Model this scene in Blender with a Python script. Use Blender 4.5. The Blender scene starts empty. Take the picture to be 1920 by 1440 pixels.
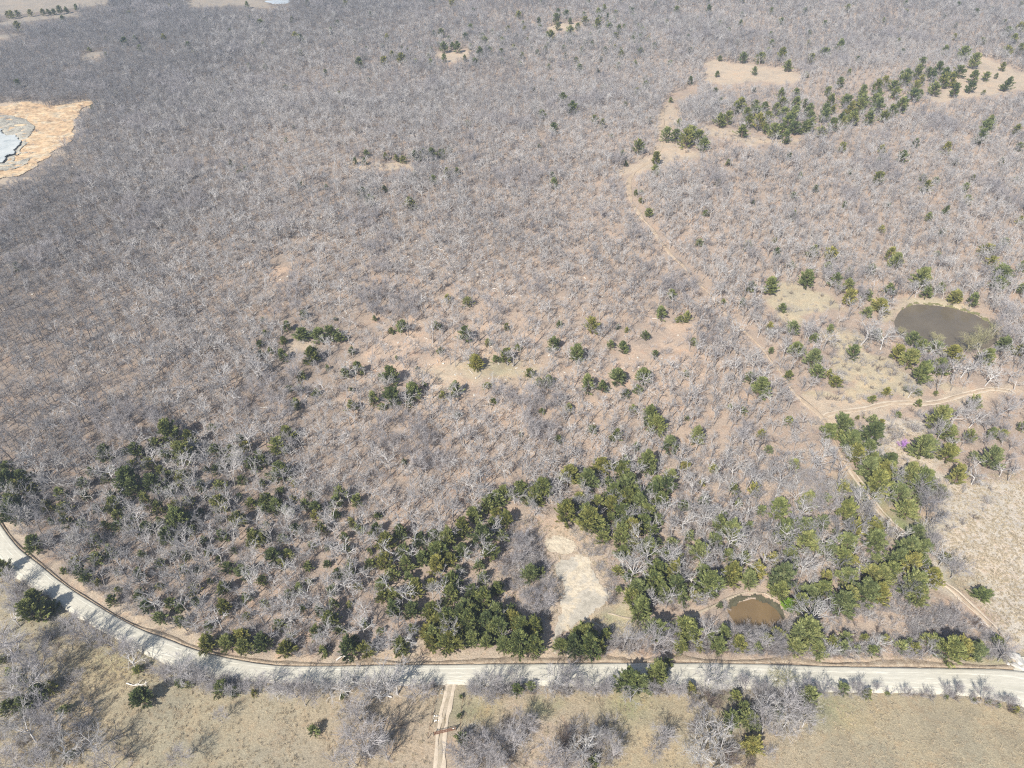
import bpy, math, random
import numpy as np

# ------------------------------------------------------------------ camera, sky, sun, exposure
scn = bpy.context.scene
CAM_H, PITCH, FPX = 160.0, math.radians(40.0), 1332.0
cam_d = bpy.data.cameras.new("camera"); cam = bpy.data.objects.new("camera", cam_d)
scn.collection.objects.link(cam); scn.camera = cam
cam.location = (0, 0, CAM_H); cam.rotation_euler = (math.pi/2 - PITCH, 0, 0)
cam_d.sensor_fit = 'HORIZONTAL'; cam_d.angle = 2*math.atan(960/FPX)
cam_d.clip_start = 1.0; cam_d.clip_end = 20000

SUN_EL, SHADOW_AZ = math.radians(43.5), math.radians(32.0)      # shadows run away from the camera, to the right
w = bpy.data.worlds.new("World"); scn.world = w; w.use_nodes = True
nt = w.node_tree; bg = nt.nodes['Background']
sky = nt.nodes.new('ShaderNodeTexSky'); sky.sky_type = 'NISHITA'; sky.sun_disc = False
sky.sun_elevation = SUN_EL; sky.sun_rotation = SHADOW_AZ + math.pi
nt.links.new(sky.outputs[0], bg.inputs[0]); bg.inputs[1].default_value = 0.085
sl = bpy.data.lights.new("sun", 'SUN'); sl.energy = 4.5; sl.angle = math.radians(0.5); sl.color = (1.0, 0.955, 0.88)
sun = bpy.data.objects.new("sun", sl); scn.collection.objects.link(sun)
from mathutils import Vector
ld = Vector((math.sin(SHADOW_AZ)*math.cos(SUN_EL), math.cos(SHADOW_AZ)*math.cos(SUN_EL), -math.sin(SUN_EL)))
sun.rotation_euler = ld.to_track_quat('-Z', 'Y').to_euler(); sun.location = (0, 0, 300)
scn.view_settings.view_transform = 'Standard'; scn.view_settings.look = 'None'
scn.view_settings.exposure = 0.74; scn.view_settings.gamma = 1.0
scn.cycles.filter_width = 1.2; scn.cycles.use_denoising = False; scn.cycles.max_bounces = 5; scn.cycles.diffuse_bounces = 3; scn.cycles.glossy_bounces = 2
scn.cycles.transmission_bounces = 2; scn.cycles.volume_bounces = 0; scn.cycles.transparent_max_bounces = 8

C = scn.collection
HAZE = .00030
CP, SP = math.cos(PITCH), math.sin(PITCH)
def project(x, y, z):
    d = y*CP + (CAM_H-z)*SP
    return 960 + FPX*x/d, 720 + FPX*((CAM_H-z)*CP - y*SP)/d
# ------------------------------------------------------------------ polygons read off the land (converted to ground coordinates below)
def inpoly(px, py, poly):
    px = np.asarray(px, float); py = np.asarray(py, float); r = np.zeros(px.shape, bool)
    n = len(poly)
    for i in range(n):
        x1, y1 = poly[i]; x2, y2 = poly[(i+1) % n]
        if y1 == y2: continue
        c = ((y1 > py) != (y2 > py)) & (px < (x2-x1)*(py-y1)/(y2-y1) + x1)
        r ^= c
    return r
def segdist(px, py, line, closed=False):
    px = np.asarray(px, float); py = np.asarray(py, float); d = np.full(px.shape, 1e9)
    L = list(line) + ([line[0]] if closed else [])
    for (x1, y1), (x2, y2) in zip(L[:-1], L[1:]):
        dx, dy = x2-x1, y2-y1; q = dx*dx+dy*dy+1e-9
        t = np.clip(((px-x1)*dx+(py-y1)*dy)/q, 0, 1)
        d = np.minimum(d, np.hypot(px-x1-t*dx, py-y1-t*dy))
    return d
def sdist(px, py, poly):            # negative inside
    d = segdist(px, py, poly, True)
    return np.where(inpoly(px, py, poly), -d, d)

def vnoise(x, y, s, seed=0):        # smooth value noise 0..1
    x = np.asarray(x, float)/s + seed*17.13; y = np.asarray(y, float)/s + seed*7.77
    xi = np.floor(x); yi = np.floor(y); fx = x-xi; fy = y-yi
    fx = fx*fx*(3-2*fx); fy = fy*fy*(3-2*fy)
    def h(a, b):
        v = np.sin(a*127.1 + b*311.7 + seed*74.7)*43758.5453
        return v - np.floor(v)
    return (h(xi, yi)*(1-fx)+h(xi+1, yi)*fx)*(1-fy) + (h(xi, yi+1)*(1-fx)+h(xi+1, yi+1)*fx)*fy

def base_h(x, y):
    h = 9*np.exp(-((x+150)/230)**2 - ((y-360)/150)**2)
    h = h + 3.5*np.exp(-((x-60)/120)**2 - ((y-430)/120)**2)
    h = h + (vnoise(x, y, 95, 3)-.5)*3.0*np.clip((y-110)/90, 0, 1)
    h = h + (vnoise(x, y, 300, 5)-.5)*26*np.clip((y-260)/260, 0, 1) + (vnoise(x, y, 120, 6)-.5)*9*np.clip((y-240)/160, 0, 1)
    return h
def unproj0(px, py, hf, hz=0.0):
    dx = (px-960)/FPX; dv = (py-720)/FPX
    rx, ry, rz = dx, CP - dv*SP, -(SP + dv*CP)
    z = 0.0
    for _ in range(14):
        t = (z + hz - CAM_H)/rz; x = rx*t; y = ry*t
        z = float(hf(np.array([x]), np.array([y]))[0])
    return x, y
# ponds: outline read off, level from the land around them
POND_BIG = [(1676,600),(1690,580),(1717,570),(1747,571),(1780,577),(1820,587),(1850,603),(1866,620),(1868,640),(1850,655),(1807,658),(1760,648),(1713,641),(1684,630)]
POND_SMALL = [(1366,1140),(1385,1126),(1410,1120),(1440,1127),(1460,1143),(1468,1160),(1455,1172),(1425,1180),(1395,1180),(1375,1165)]
POND_QUARRY = [(-60,238),(4,246),(14,258),(30,257),(42,270),(34,280),(30,292),(16,296),(8,308),(-60,316)]
POND_FAR = [(492,2),(515,0),(545,0),(540,7),(515,8)]
ponds = []
for nm, P, dep in (("big", POND_BIG, 1.0), ("small", POND_SMALL, .7), ("quarry", POND_QUARRY, 1.5), ("far", POND_FAR, .5)):
    W = [unproj0(a, b, base_h) for a, b in P]
    cx = sum(p[0] for p in W)/len(W); cy = sum(p[1] for p in W)/len(W)
    lev = float(base_h(np.array([cx]), np.array([cy]))[0]) - dep
    W = [unproj0(a, b, lambda x, y, l=lev: 0*x + l) for a, b in P]
    ponds.append((nm, W, lev))
def ground_h(x, y):
    x = np.asarray(x, float); y = np.asarray(y, float)
    h = base_h(x, y)
    for nm, W, lev in ponds:
        xs = [p[0] for p in W]; ys = [p[1] for p in W]
        m = (x > min(xs)-45) & (x < max(xs)+45) & (y > min(ys)-45) & (y < max(ys)+45)
        if not m.any(): continue
        s = sdist(x[m], y[m], W) + (vnoise(x[m], y[m], 3.5, 9)-.5)*1.6
        wgt = np.clip(1 - s/30, 0, 1); wgt = wgt*wgt*(3-2*wgt)
        prof = np.where(s < 0, np.maximum(s*.35, -1.2), np.minimum(s*.3, .55))
        h[m] = h[m]*(1-wgt) + (lev + prof)*wgt
    return h
def gh(x, y): return float(ground_h(np.array([x]), np.array([y]))[0])
def unproj(px, py, hz=0.0): return unproj0(px, py, ground_h, hz)
def wpoly(P): return [unproj(a, b) for a, b in P]

# ------------------------------------------------------------------ what lies where (outlines)
ROAD_TOP = [(-120,850),(-40,925),(0,982),(17,1007),(37,1032),(75,1060),(100,1082),(140,1111),(175,1132),(212,1155),(250,1175),(282,1190),(315,1200),(350,1215),(400,1230),(475,1245),(530,1251),(620,1251),(730,1249),(860,1248),(955,1247),(1100,1246),(1250,1245),(1435,1247),(1560,1252),(1700,1254),(1840,1256),(1897,1258),(1960,1266),(2080,1300)]
ROAD_BOT = [(-150,930),(-60,1000),(0,1052),(15,1070),(32,1082),(75,1109),(112,1132),(140,1152),(180,1175),(220,1197),(262,1219),(312,1245),(345,1257),(375,1265),(430,1272),(480,1277),(550,1280),(620,1282),(740,1283),(867,1283),(1000,1284),(1150,1285),(1300,1288),(1440,1292),(1525,1295),(1672,1297),(1765,1299),(1840,1305),(1880,1312),(1920,1322),(2080,1370)]
DRIVE = [(846,1280,50),(843,1290,40),(840,1305,30),(837,1325,22),(832,1345,18),(829,1372,18),(826,1400,18),(824,1440,19),(818,1500,20)]
TRAIL_N = [(1300,172,5),(1268,185,6),(1250,197,7),(1243,222,8),(1240,250,8),(1243,283,9),(1228,297,8),(1195,318,9),(1176,338,10),(1178,365,9),(1194,390,9),(1210,415,10),(1233,450,9),(1256,477,8),(1287,503,7),(1312,532,6),(1342,565,5),(1378,603,5),(1403,632,6),(1428,655,8),(1450,690,8),(1475,722,7),(1508,752,9),(1540,778,13),(1556,795,12),(1568,822,10),(1580,852,10),(1598,884,11),(1625,920,12),(1650,955,13),(1680,985,13),(1718,1012,10),(1740,1042,9),(1751,1072,10),(1775,1100,11),(1805,1130,12),(1840,1160,13),(1885,1202,13),(1903,1235,14),(1912,1262,18)]
TRAIL_E = [(1548,782,14),(1572,772,12),(1600,766,11),(1650,760,10),(1700,757,10),(1730,757,10),(1765,750,10),(1800,743,10),(1835,737,10),(1868,733,9),(1900,740,7)]
TRAIL_POND = [(1140,1150,4),(1165,1158,5),(1200,1163,5),(1250,1160,5),(1300,1152,5),(1335,1138,6),(1365,1122,6),(1400,1110,6),(1435,1112,6),(1465,1130,5)]
CLAY = [(1052,1047),(1066,1043),(1085,1042),(1098,1045),(1110,1052),(1115,1072),(1124,1085),(1135,1095),(1141,1110),(1137,1122),(1132,1137),(1120,1155),(1104,1163),(1085,1168),(1066,1174),(1055,1186),(1047,1202),(1044,1222),(1042,1240),(1034,1240),(1033,1222),(1035,1198),(1038,1180),(1050,1160),(1056,1140),(1054,1115),(1050,1090),(1044,1072),(1046,1056)]
CLAY_B = [(1022,1022),(1038,1008),(1060,1006),(1075,1012),(1086,1024),(1080,1034),(1062,1040),(1045,1040),(1030,1034)]
QUARRY = [(-90,198),(0,196),(48,191),(70,196),(92,203),(130,196),(176,187),(172,195),(152,206),(138,222),(147,240),(140,252),(118,266),(98,284),(84,303),(60,326),(40,334),(0,340),(-90,350)]
FIELDS = [  # (polygon, colour, edge softness m)
 ([(-80,-30),(190,-30),(205,8),(150,14),(100,22),(20,27),(-80,34)], 'field', 4),
 ([(-80,46),(0,42),(30,33),(90,27),(140,22),(150,29),(100,35),(50,42),(10,48),(-80,58)], 'field', 4),
 ([(-80,66),(0,65),(50,61),(40,66),(12,73),(-80,84)], 'field', 4),
 ([(345,6),(375,-10),(500,-10),(515,14),(480,16),(440,8),(400,14),(360,12)], 'field', 4),
 ([(148,106),(165,99),(192,97),(197,104),(180,111),(155,112)], 'field', 3),
 ([(812,104),(822,98),(850,95),(878,95),(880,104),(862,110),(850,116),(828,112)], 'tan', 3),
 ([(1022,55),(1035,48),(1060,44),(1088,42),(1092,50),(1075,53),(1045,60),(1030,62)], 'tan', 3),
 ([(1318,118),(1345,113),(1372,120),(1405,121),(1450,127),(1482,131),(1502,145),(1490,155),(1460,157),(1425,153),(1380,157),(1340,157),(1320,150),(1330,135)], 'tan', 3),
 ([(1255,190),(1268,205),(1276,228),(1262,240),(1262,262),(1280,280),(1310,284),(1315,296),(1270,298),(1235,310),(1200,322),(1172,330),(1150,322),(1185,308),(1220,292),(1236,275),(1232,245),(1236,215)], 'tan', 3),
 ([(1306,232),(1335,238),(1368,240),(1400,252),(1440,258),(1470,262),(1500,262),(1490,272),(1440,268),(1400,274),(1375,262),(1340,258),(1320,250)], 'tan', 3),
 ([(1775,148),(1800,140),(1830,100),(1870,120),(1920,138),(2000,150),(2000,168),(1920,166),(1880,175),(1830,180),(1790,183),(1760,190),(1740,182),(1772,170)], 'tan', 3),
 ([(1425,560),(1440,545),(1460,533),(1500,534),(1545,545),(1582,575),(1560,582),(1520,582),(1495,590),(1482,615),(1470,600),(1450,588)], 'dry', 3),
 ([(1655,600),(1680,572),(1715,560),(1760,562),(1810,572),(1845,588),(1872,612),(1880,630),(1866,642),(1864,618),(1840,598),(1780,576),(1720,570),(1688,582)], 'dry', 2),
 ([(1548,600),(1600,620),(1640,660),(1700,700),(1760,722),(1740,745),(1660,752),(1580,760),(1540,770),(1500,745),(1520,735),(1560,730),(1590,715),(1570,690),(1560,650)], 'dry', 5),
 ([(1500,745),(1530,748),(1620,752),(1740,748),(1870,726),(1905,735),(1870,742),(1760,758),(1640,772),(1590,782),(1560,795),(1530,785)], 'tan', 3),
 ([(1605,800),(1650,797),(1700,785),(1745,792),(1742,815),(1715,830),(1722,850),(1755,870),(1770,880),(1790,905),(1830,920),(1870,915),(1960,900),(2100,900),(2100,1260),(1915,1240),(1890,1195),(1850,1155),(1790,1100),(1757,1060),(1760,1000),(1775,975),(1780,940),(1760,930),(1740,900),(1705,880),(1680,868),(1640,850),(1625,825)], 'meadow', 4),
 ([(1240,606),(1275,604),(1300,622),(1290,645),(1250,660),(1205,672),(1165,680),(1130,668),(1140,652),(1190,652),(1225,640)], 'tan2', 5),
 ([(800,700),(830,690),(870,688),(930,690),(1000,692),(985,708),(930,714),(860,716),(815,722)], 'tan', 7),
 ([(526,652),(545,636),(575,634),(592,645),(578,662),(550,668),(530,664)], 'tan', 5),
 ([(500,510),(515,495),(540,492),(545,505),(532,530),(510,532)], 'tan2', 3),
 ([(648,304),(670,303),(700,308),(760,306),(780,312),(730,318),(680,316),(655,312)], 'tan', 3),
 ([(962,975),(985,955),(1020,945),(1045,958),(1068,985),(1120,998),(1150,1030),(1155,1080),(1160,1130),(1200,1150),(1300,1148),(1350,1120),(1420,1105),(1470,1125),(1475,1165),(1440,1190),(1390,1185),(1340,1165),(1280,1168),(1200,1172),(1120,1178),(1060,1190),(1052,1242),(1028,1242),(1022,1215),(985,1160),(930,1105),(925,1055),(945,1010)], 'brushy', 3),
 ([(1018,1000),(1060,985),(1100,1000),(1140,1040),(1152,1090),(1150,1140),(1120,1180),(1060,1195),(1025,1210),(1040,1150),(1036,1090),(1030,1040)], 'tan', 4),
 ([(1128,1150),(1170,1150),(1230,1168),(1200,1180),(1130,1185),(1100,1180)], 'dry', 3),
 ([(755,1236),(772,1210),(790,1180),(835,1160),(850,1165),(800,1195),(790,1222),(1015,1226),(1040,1228),(1500,1232),(1900,1236),(1900,1250),(480,1243),(380,1222),(300,1196),(200,1150),(100,1080),(0,980),(0,970),(110,1072),(210,1143),(310,1190),(400,1218),(500,1236)], 'tan', 1.5),
 ([(1550,1140),(1700,1135),(1800,1150),(1850,1175),(1885,1205),(1700,1200),(1550,1185)], 'brushy', 3),
 ([(1385,1185),(1470,1170),(1560,1185),(1850,1205),(1850,1215),(1560,1195),(1440,1215),(1385,1225)], 'brushy', 3),
]
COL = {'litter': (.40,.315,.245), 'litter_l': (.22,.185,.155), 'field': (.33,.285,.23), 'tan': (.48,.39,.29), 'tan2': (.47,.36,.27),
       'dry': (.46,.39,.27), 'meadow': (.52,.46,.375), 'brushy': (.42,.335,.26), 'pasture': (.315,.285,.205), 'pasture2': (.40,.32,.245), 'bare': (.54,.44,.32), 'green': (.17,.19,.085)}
TINTS = [(QUARRY, 'tan', 16), ([(700,660),(800,672),(900,640),(1050,660),(1150,700),(1230,690),(1290,640),(1310,700),(1200,740),(1000,730),(850,750),(720,730)], 'tan2', 22),
 ([(1485,738),(1540,762),(1600,750),(1680,747),(1790,738),(1860,728),(1870,740),(1760,752),(1640,772),(1595,790),(1572,812),(1548,800),(1508,768)], 'bare', 4),
 ([(-20,930),(20,965),(100,1045),(200,1105),(300,1160),(400,1195),(500,1222),(620,1232),(1040,1236),(1900,1240),(1900,1256),(480,1250),(300,1204),(200,1155),(100,1085),(-20,985)], 'tan', 2.5),
 ([(1290,840),(1500,850),(1640,960),(1740,1060),(1720,1150),(1480,1160),(1180,1140),(1160,1040),(1250,1000)], 'brushy', 12)]
SOUTH = ROAD_BOT[::-1] + [(-150,930),(-500,1150),(-700,1800),(2600,1800),(2400,1450)]
# ------------------------------------------------------------------ materials
def mat(name, rough=.9, spec=.2):
    m = bpy.data.materials.new(name); m.use_nodes = True
    b = m.node_tree.nodes['Principled BSDF']
    b.inputs['Roughness'].default_value = rough; b.inputs['Specular IOR Level'].default_value = spec
    return m, m.node_tree, b
def N(t, kind, **kw):
    n = t.nodes.new(kind)
    for k, v in kw.items():
        if k in n.inputs: n.inputs[k].default_value = v
        else: setattr(n, k, v)
    return n
def noise(t, co, scale, detail=4, rough=.6, dist=0):
    n = N(t, 'ShaderNodeTexNoise', Scale=scale, Detail=detail, Roughness=rough, Distortion=dist)
    t.links.new(co, n.inputs['Vector']); return n.outputs['Fac']
def ramp(t, fac, stops):
    r = t.nodes.new('ShaderNodeValToRGB'); e = r.color_ramp.elements
    while len(e) < len(stops): e.new(.5)
    for k, (p, c) in enumerate(stops):
        e[k].position = p; e[k].color = (c[0], c[1], c[2], 1) if hasattr(c, '__len__') else (c, c, c, 1)
    t.links.new(fac, r.inputs[0]); return r.outputs[0]
def mixc(t, blend, fac, a, b):
    m = t.nodes.new('ShaderNodeMix'); m.data_type = 'RGBA'; m.blend_type = blend
    for s, v in ((0, fac), (6, a), (7, b)):
        if hasattr(v, 'links'): t.links.new(v, m.inputs[s])
        elif s == 0: m.inputs[s].default_value = v
        else: m.inputs[s].default_value = (*v, 1)
    return m.outputs[2]
def bump(t, b, fac, dist, strength=1.0):
    n = N(t, 'ShaderNodeBump', Distance=dist, Strength=strength)
    t.links.new(fac, n.inputs['Height']); t.links.new(n.outputs[0], b.inputs['Normal'])
def coords(t): return t.nodes.new('ShaderNodeTexCoord').outputs['Object']

def ground_material():
    m, t, b = mat('ground_cover', 1.0, .05); co = coords(t)
    at = N(t, 'ShaderNodeAttribute', attribute_name='col')
    f1 = ramp(t, noise(t, co, 1.5, 7, .8), [(.25, .70), (.5, 1.0), (.78, 1.25)])
    f2 = ramp(t, noise(t, co, .09, 5, .65, .6), [(.3, (.80, .82, .86)), (.52, (1, 1, 1)), (.72, (1.13, 1.05, .98))])
    f3 = ramp(t, noise(t, co, 4.0, 4, .8), [(.3, .5), (.5, 1.0), (.72, 1.45)])
    c = mixc(t, 'MULTIPLY', 1, at.outputs['Color'], f1)
    c = mixc(t, 'MULTIPLY', 1, c, f2); c = mixc(t, 'MULTIPLY', .8, c, f3)
    # reddish oak-leaf drifts and pale dead-wood flecks
    drift = ramp(t, noise(t, co, .33, 5, .7, 1.0), [(.52, 0), (.66, 1)])
    c = mixc(t, 'MIX', mixs(t, drift, .5), c, mixc(t, 'MULTIPLY', 1, c, (1.03, .86, .76)))
    t.links.new(c, b.inputs['Base Color'])
    bump(t, b, noise(t, co, 2.6, 6, .8), .35, .8)
    return m
def mixs(t, a, k):
    n = N(t, 'ShaderNodeMath', operation='MULTIPLY'); t.links.new(a, n.inputs[0]); n.inputs[1].default_value = k
    return n.outputs[0]

def surface(name, stops, sc, stops2=None, sc2=3.0, bd=.1, rough=.95, stretch=None):
    m, t, b = mat(name, rough, .1); co = coords(t)
    if stretch:
        mp = N(t, 'ShaderNodeMapping'); mp.inputs['Scale'].default_value = stretch; t.links.new(co, mp.inputs[0]); co = mp.outputs[0]
    c = ramp(t, noise(t, co, sc, 6, .65, .5), stops)
    if stops2: c = mixc(t, 'MULTIPLY', 1, c, ramp(t, noise(t, co, sc2, 5, .7), stops2))
    t.links.new(c, b.inputs['Base Color']); bump(t, b, noise(t, co, sc2, 5, .75), bd)
    return m
def water(name, col, sc=.08, rough=.12):
    m, t, b = mat(name, rough, .5); co = coords(t)
    c = ramp(t, noise(t, co, sc, 4, .6, .4), [(.35, tuple(v*.88 for v in col)), (.65, tuple(v*1.12 for v in col))])
    t.links.new(c, b.inputs['Base Color']); b.inputs['IOR'].default_value = 1.33
    bump(t, b, noise(t, co, 1.8, 3, .5), .02, .4); return m
def bark(name, a, bcol, var=.35):
    m, t, b = mat(name, .9, .1); co = coords(t)
    oi = N(t, 'ShaderNodeObjectInfo')
    c = ramp(t, noise(t, co, 1.1, 4, .7), [(.3, a), (.7, bcol)])
    r = ramp(t, oi.outputs['Random'], [(0, (1-var, 1-var, 1-var*.9)), (.5, (1, .98, .97)), (1, (1+var*.6, 1+var*.6, 1+var*.6))])
    t.links.new(mixc(t, 'MULTIPLY', 1, c, r), b.inputs['Base Color']); return m
def needles(name, stops, var):
    m, t, b = mat(name, .75, .25); co = coords(t)
    oi = N(t, 'ShaderNodeObjectInfo')
    at = N(t, 'ShaderNodeAttribute', attribute_name='tone')
    c = ramp(t, at.outputs['Fac'], stops)
    r = ramp(t, oi.outputs['Random'], var); t.links.new(mixc(t, 'MULTIPLY', 1, c, r), b.inputs['Base Color'])
    return m
M = {}
M['ground'] = ground_material()
M['road'] = surface('pale_gravel', [(.3, (.46, .435, .36)), (.7, (.58, .545, .455))], .5, [(.3, .82), (.7, 1.1)], 5, .04, stretch=(.12, 1.5, 1))
M['mudd'] = surface('damp_ditch_mud', [(.3, (.14, .105, .075)), (.5, (.26, .20, .145)), (.65, (.38, .30, .22))], .5, None, 3, .1)
M['ditch'] = surface('eroded_bank_dirt', [(.3, (.24, .18, .125)), (.5, (.40, .315, .225)), (.7, (.52, .44, .33))], .8, [(.3, .7), (.7, 1.25)], 3.5, .3)
M['trail'] = surface('tan_dirt_track', [(.3, (.38, .29, .205)), (.7, (.52, .415, .30))], .5, [(.3, .78), (.7, 1.15)], 4, .12)
M['drive'] = surface('gravel_dirt_drive', [(.3, (.33, .27, .19)), (.7, (.46, .39, .30))], .6, [(.3, .8), (.7, 1.15)], 4, .1)
M['rut'] = surface('worn_rut_gravel', [(.3, (.47, .39, .29)), (.7, (.60, .51, .40))], .9, [(.3, .85), (.7, 1.12)], 5, .06)
M['clay'] = surface('grey_cream_clay', [(.34, (.40, .36, .29)), (.50, (.46, .415, .34)), (.56, (.55, .465, .34)), (.6, (.57, .495, .38)), (.7, (.44, .395, .32))], .13, [(.3, .74), (.5, 1.0), (.7, 1.12)], 1.1, .25)
M['sand'] = surface('cream_clay_spoil', [(.3, (.52, .43, .31)), (.7, (.63, .55, .42))], .3, [(.3, .7), (.7, 1.15)], 1.5, .3)
M['quarry'] = surface('orange_quarry_rock', [(.32, (.36, .27, .18)), (.44, (.50, .34, .20)), (.54, (.58, .42, .255)), (.64, (.50, .42, .30)), (.74, (.53, .355, .205))], .11, [(.32, .5), (.5, 1.0), (.7, 1.2)], .5, .12)
M['quarry_w'] = surface('wet_quarry_silt', [(.35, (.33, .36, .36)), (.5, (.46, .48, .465)), (.7, (.55, .56, .53))], .16, None, 1.0, .05, .5)
M['pond'] = water('muddy_brown_water', (.14, .115, .082))
M['pond_s'] = water('orange_brown_shallows', (.175, .12, .062), .15, .2)
M['pond_f'] = water('pale_grey_water', (.5, .55, .58))
M['mud'] = surface('dark_mud_margin', [(.3, (.06, .055, .04)), (.7, (.13, .12, .07))], .6, None, 3, .2)
M['oak'] = bark('white_grey_bark', (.37, .35, .33), (.62, .60, .575), .22)
M['oak_t'] = bark('pale_grey_twigs', (.38, .365, .345), (.58, .56, .54), .25)
M['elm'] = bark('grey_brown_bark', (.28, .255, .235), (.48, .45, .43), .25)
M['elm_t'] = bark('lavender_grey_twigs', (.31, .29, .285), (.48, .455, .45), .25)
M['dark_t'] = bark('dark_brown_twigs', (.13, .10, .085), (.22, .17, .145), .2)
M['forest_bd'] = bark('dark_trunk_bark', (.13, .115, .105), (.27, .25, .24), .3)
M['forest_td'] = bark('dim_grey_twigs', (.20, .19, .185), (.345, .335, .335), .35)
M['forest_b'] = bark('forest_trunk_bark', (.22, .20, .18), (.44, .42, .40), .35)
M['forest_t'] = bark('forest_twigs', (.355, .335, .32), (.56, .54, .52), .30)
M['bud_t'] = bark('olive_budding_twigs', (.33, .31, .17), (.48, .45, .26), .2)
M['pink_t'] = bark('magenta_blossom', (.50, .22, .62), (.66, .36, .80), .1)
M['dead'] = bark('bleached_dead_wood', (.62, .59, .55), (.80, .77, .72), .1)
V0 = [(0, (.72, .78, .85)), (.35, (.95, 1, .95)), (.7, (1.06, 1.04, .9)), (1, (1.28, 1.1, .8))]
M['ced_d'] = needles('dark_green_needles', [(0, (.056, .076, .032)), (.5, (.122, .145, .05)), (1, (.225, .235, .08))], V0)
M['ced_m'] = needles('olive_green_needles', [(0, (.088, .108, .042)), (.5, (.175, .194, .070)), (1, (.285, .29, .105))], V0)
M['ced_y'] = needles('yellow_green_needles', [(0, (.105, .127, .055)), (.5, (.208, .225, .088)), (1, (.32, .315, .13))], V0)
M['grn'] = needles('fresh_green_leaves', [(0, (.10, .18, .02)), (.5, (.18, .30, .03)), (1, (.27, .40, .05))], [(0, .9), (1, 1.1)])
M['ctrunk'] = bark('red_brown_bark', (.16, .11, .08), (.27, .20, .155), .2)
M['straw'] = bark('dry_grass_blades', (.48, .41, .29), (.66, .57, .42), .2)
M['rock'] = surface('pale_sandstone', [(.3, (.42, .40, .36)), (.7, (.62, .59, .53))], 1.5, None, 4, .1)
M['rust'] = surface('rusty_pipe', [(.3, (.13, .06, .035)), (.7, (.24, .12, .075))], 3, None, 8, .01, .7)
M['post'] = surface('weathered_post', [(.3, (.16, .13, .10)), (.7, (.30, .26, .21))], 4, None, 9, .02)
M['white'] = surface('white_paint', [(.3, (.68, .68, .65)), (.7, (.80, .80, .78))], 3, None, 9, .01, .6)

# ------------------------------------------------------------------ mesh helpers
def mesh(name, V, F, mats, mi=None, attr=None):
    V = np.asarray(V, np.float32); me = bpy.data.meshes.new(name)
    F = np.asarray(F, np.int32); k = F.shape[1]
    me.vertices.add(len(V)); me.vertices.foreach_set('co', V.ravel())
    me.loops.add(F.size); me.loops.foreach_set('vertex_index', F.ravel())
    me.polygons.add(len(F)); me.polygons.foreach_set('loop_start', np.arange(0, F.size, k, dtype=np.int32))
    for m in mats: me.materials.append(m)
    if mi is not None: me.polygons.foreach_set('material_index', np.asarray(mi, np.int32))
    if attr is not None:
        for an, (typ, dom, data) in attr.items():
            a = me.attributes.new(an, typ, dom)
            a.data.foreach_set('color' if 'COLOR' in typ else ('vector' if typ == 'FLOAT_VECTOR' else 'value'), np.ascontiguousarray(data).ravel())
    me.update(calc_edges=True); return me
def link(name, me, parent=None, loc=None, **props):
    o = bpy.data.objects.new(name, me); C.objects.link(o)
    if parent is not None: o.parent = parent
    if loc is not None: o.location = loc
    for k, v in props.items(): o[k] = v
    return o
def smooth(me):
    me.polygons.foreach_set('use_smooth', np.ones(len(me.polygons), bool)); return me

# ------------------------------------------------------------------ the ground, one sheet to the horizon
def axis(lo, hi, fine, extra):
    a = list(np.arange(lo, hi+.01, fine))
    for e in extra[0]: a.insert(0, e)
    a += extra[1]; return np.array(sorted(a))
gx = np.unique(np.round(np.concatenate([[-4000,-2500,-1600,-1100,-850], np.arange(-720,-150,2.4), np.arange(-150,150,.8), np.arange(150,720,2.4), [850,1100,1600,2500,4000]]), 3))
gy = np.unique(np.round(np.concatenate([[-1500,-600,-250,-100,-40,0,20], np.arange(30,215,.65), np.arange(215,420,1.4), np.arange(420,1000,2.6), [1080,1200,1500,2200,3500,6000]]), 3))
GX, GY = np.meshgrid(gx, gy); X = GX.ravel(); Y = GY.ravel()
Z = ground_h(X, Y) + (vnoise(X, Y, 2.2, 21)-.5)*.22*np.clip((Y-20)/20, 0, 1)
col = np.tile(np.array(COL['litter']), (len(X), 1))
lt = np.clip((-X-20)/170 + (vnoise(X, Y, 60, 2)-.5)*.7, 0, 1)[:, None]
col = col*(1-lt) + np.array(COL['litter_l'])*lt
WF = []
for P, cn, soft in TINTS + FIELDS:
    Wp = wpoly(P)
    xs = [p[0] for p in Wp]; ys = [p[1] for p in Wp]
    m = (X > min(xs)-15) & (X < max(xs)+15) & (Y > min(ys)-15) & (Y < max(ys)+15)
    if not m.any(): continue
    s = sdist(X[m], Y[m], Wp) + (vnoise(X[m], Y[m], 5, 4)-.5)*soft*2.2 + (vnoise(X[m], Y[m], 1.7, 6)-.5)*soft*.8
    k = np.clip(.5 - s/soft, 0, 1)[:, None]
    col[m] = col[m]*(1-k) + np.array(COL[cn])*k
Wsouth = [unproj(a, b) for a, b in SOUTH]
m = (Y < 200)
s = sdist(X[m], Y[m], Wsouth) + (vnoise(X[m], Y[m], 4, 8)-.5)*1.0
k = np.clip(.5 - s/1.2, 0, 1)[:, None]
g = vnoise(X[m], Y[m], 22, 11)*.6 + vnoise(X[m], Y[m], 7, 12)*.4
past = np.array(COL['pasture'])*(1-g[:, None]) + np.array(COL['pasture'])*np.array([1.25, 1.12, 1.0])*g[:, None]
r_ = np.clip((vnoise(X[m], Y[m], 30, 14)*.7 + vnoise(X[m], Y[m], 9, 15)*.3 - .5)*4, 0, 1) * np.clip(1 - np.abs(X[m]-10)/75, 0, 1)
past = past*(1-r_[:, None]) + np.array(COL['pasture2'])*r_[:, None]
col[m] = col[m]*(1-k) + past*k
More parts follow.
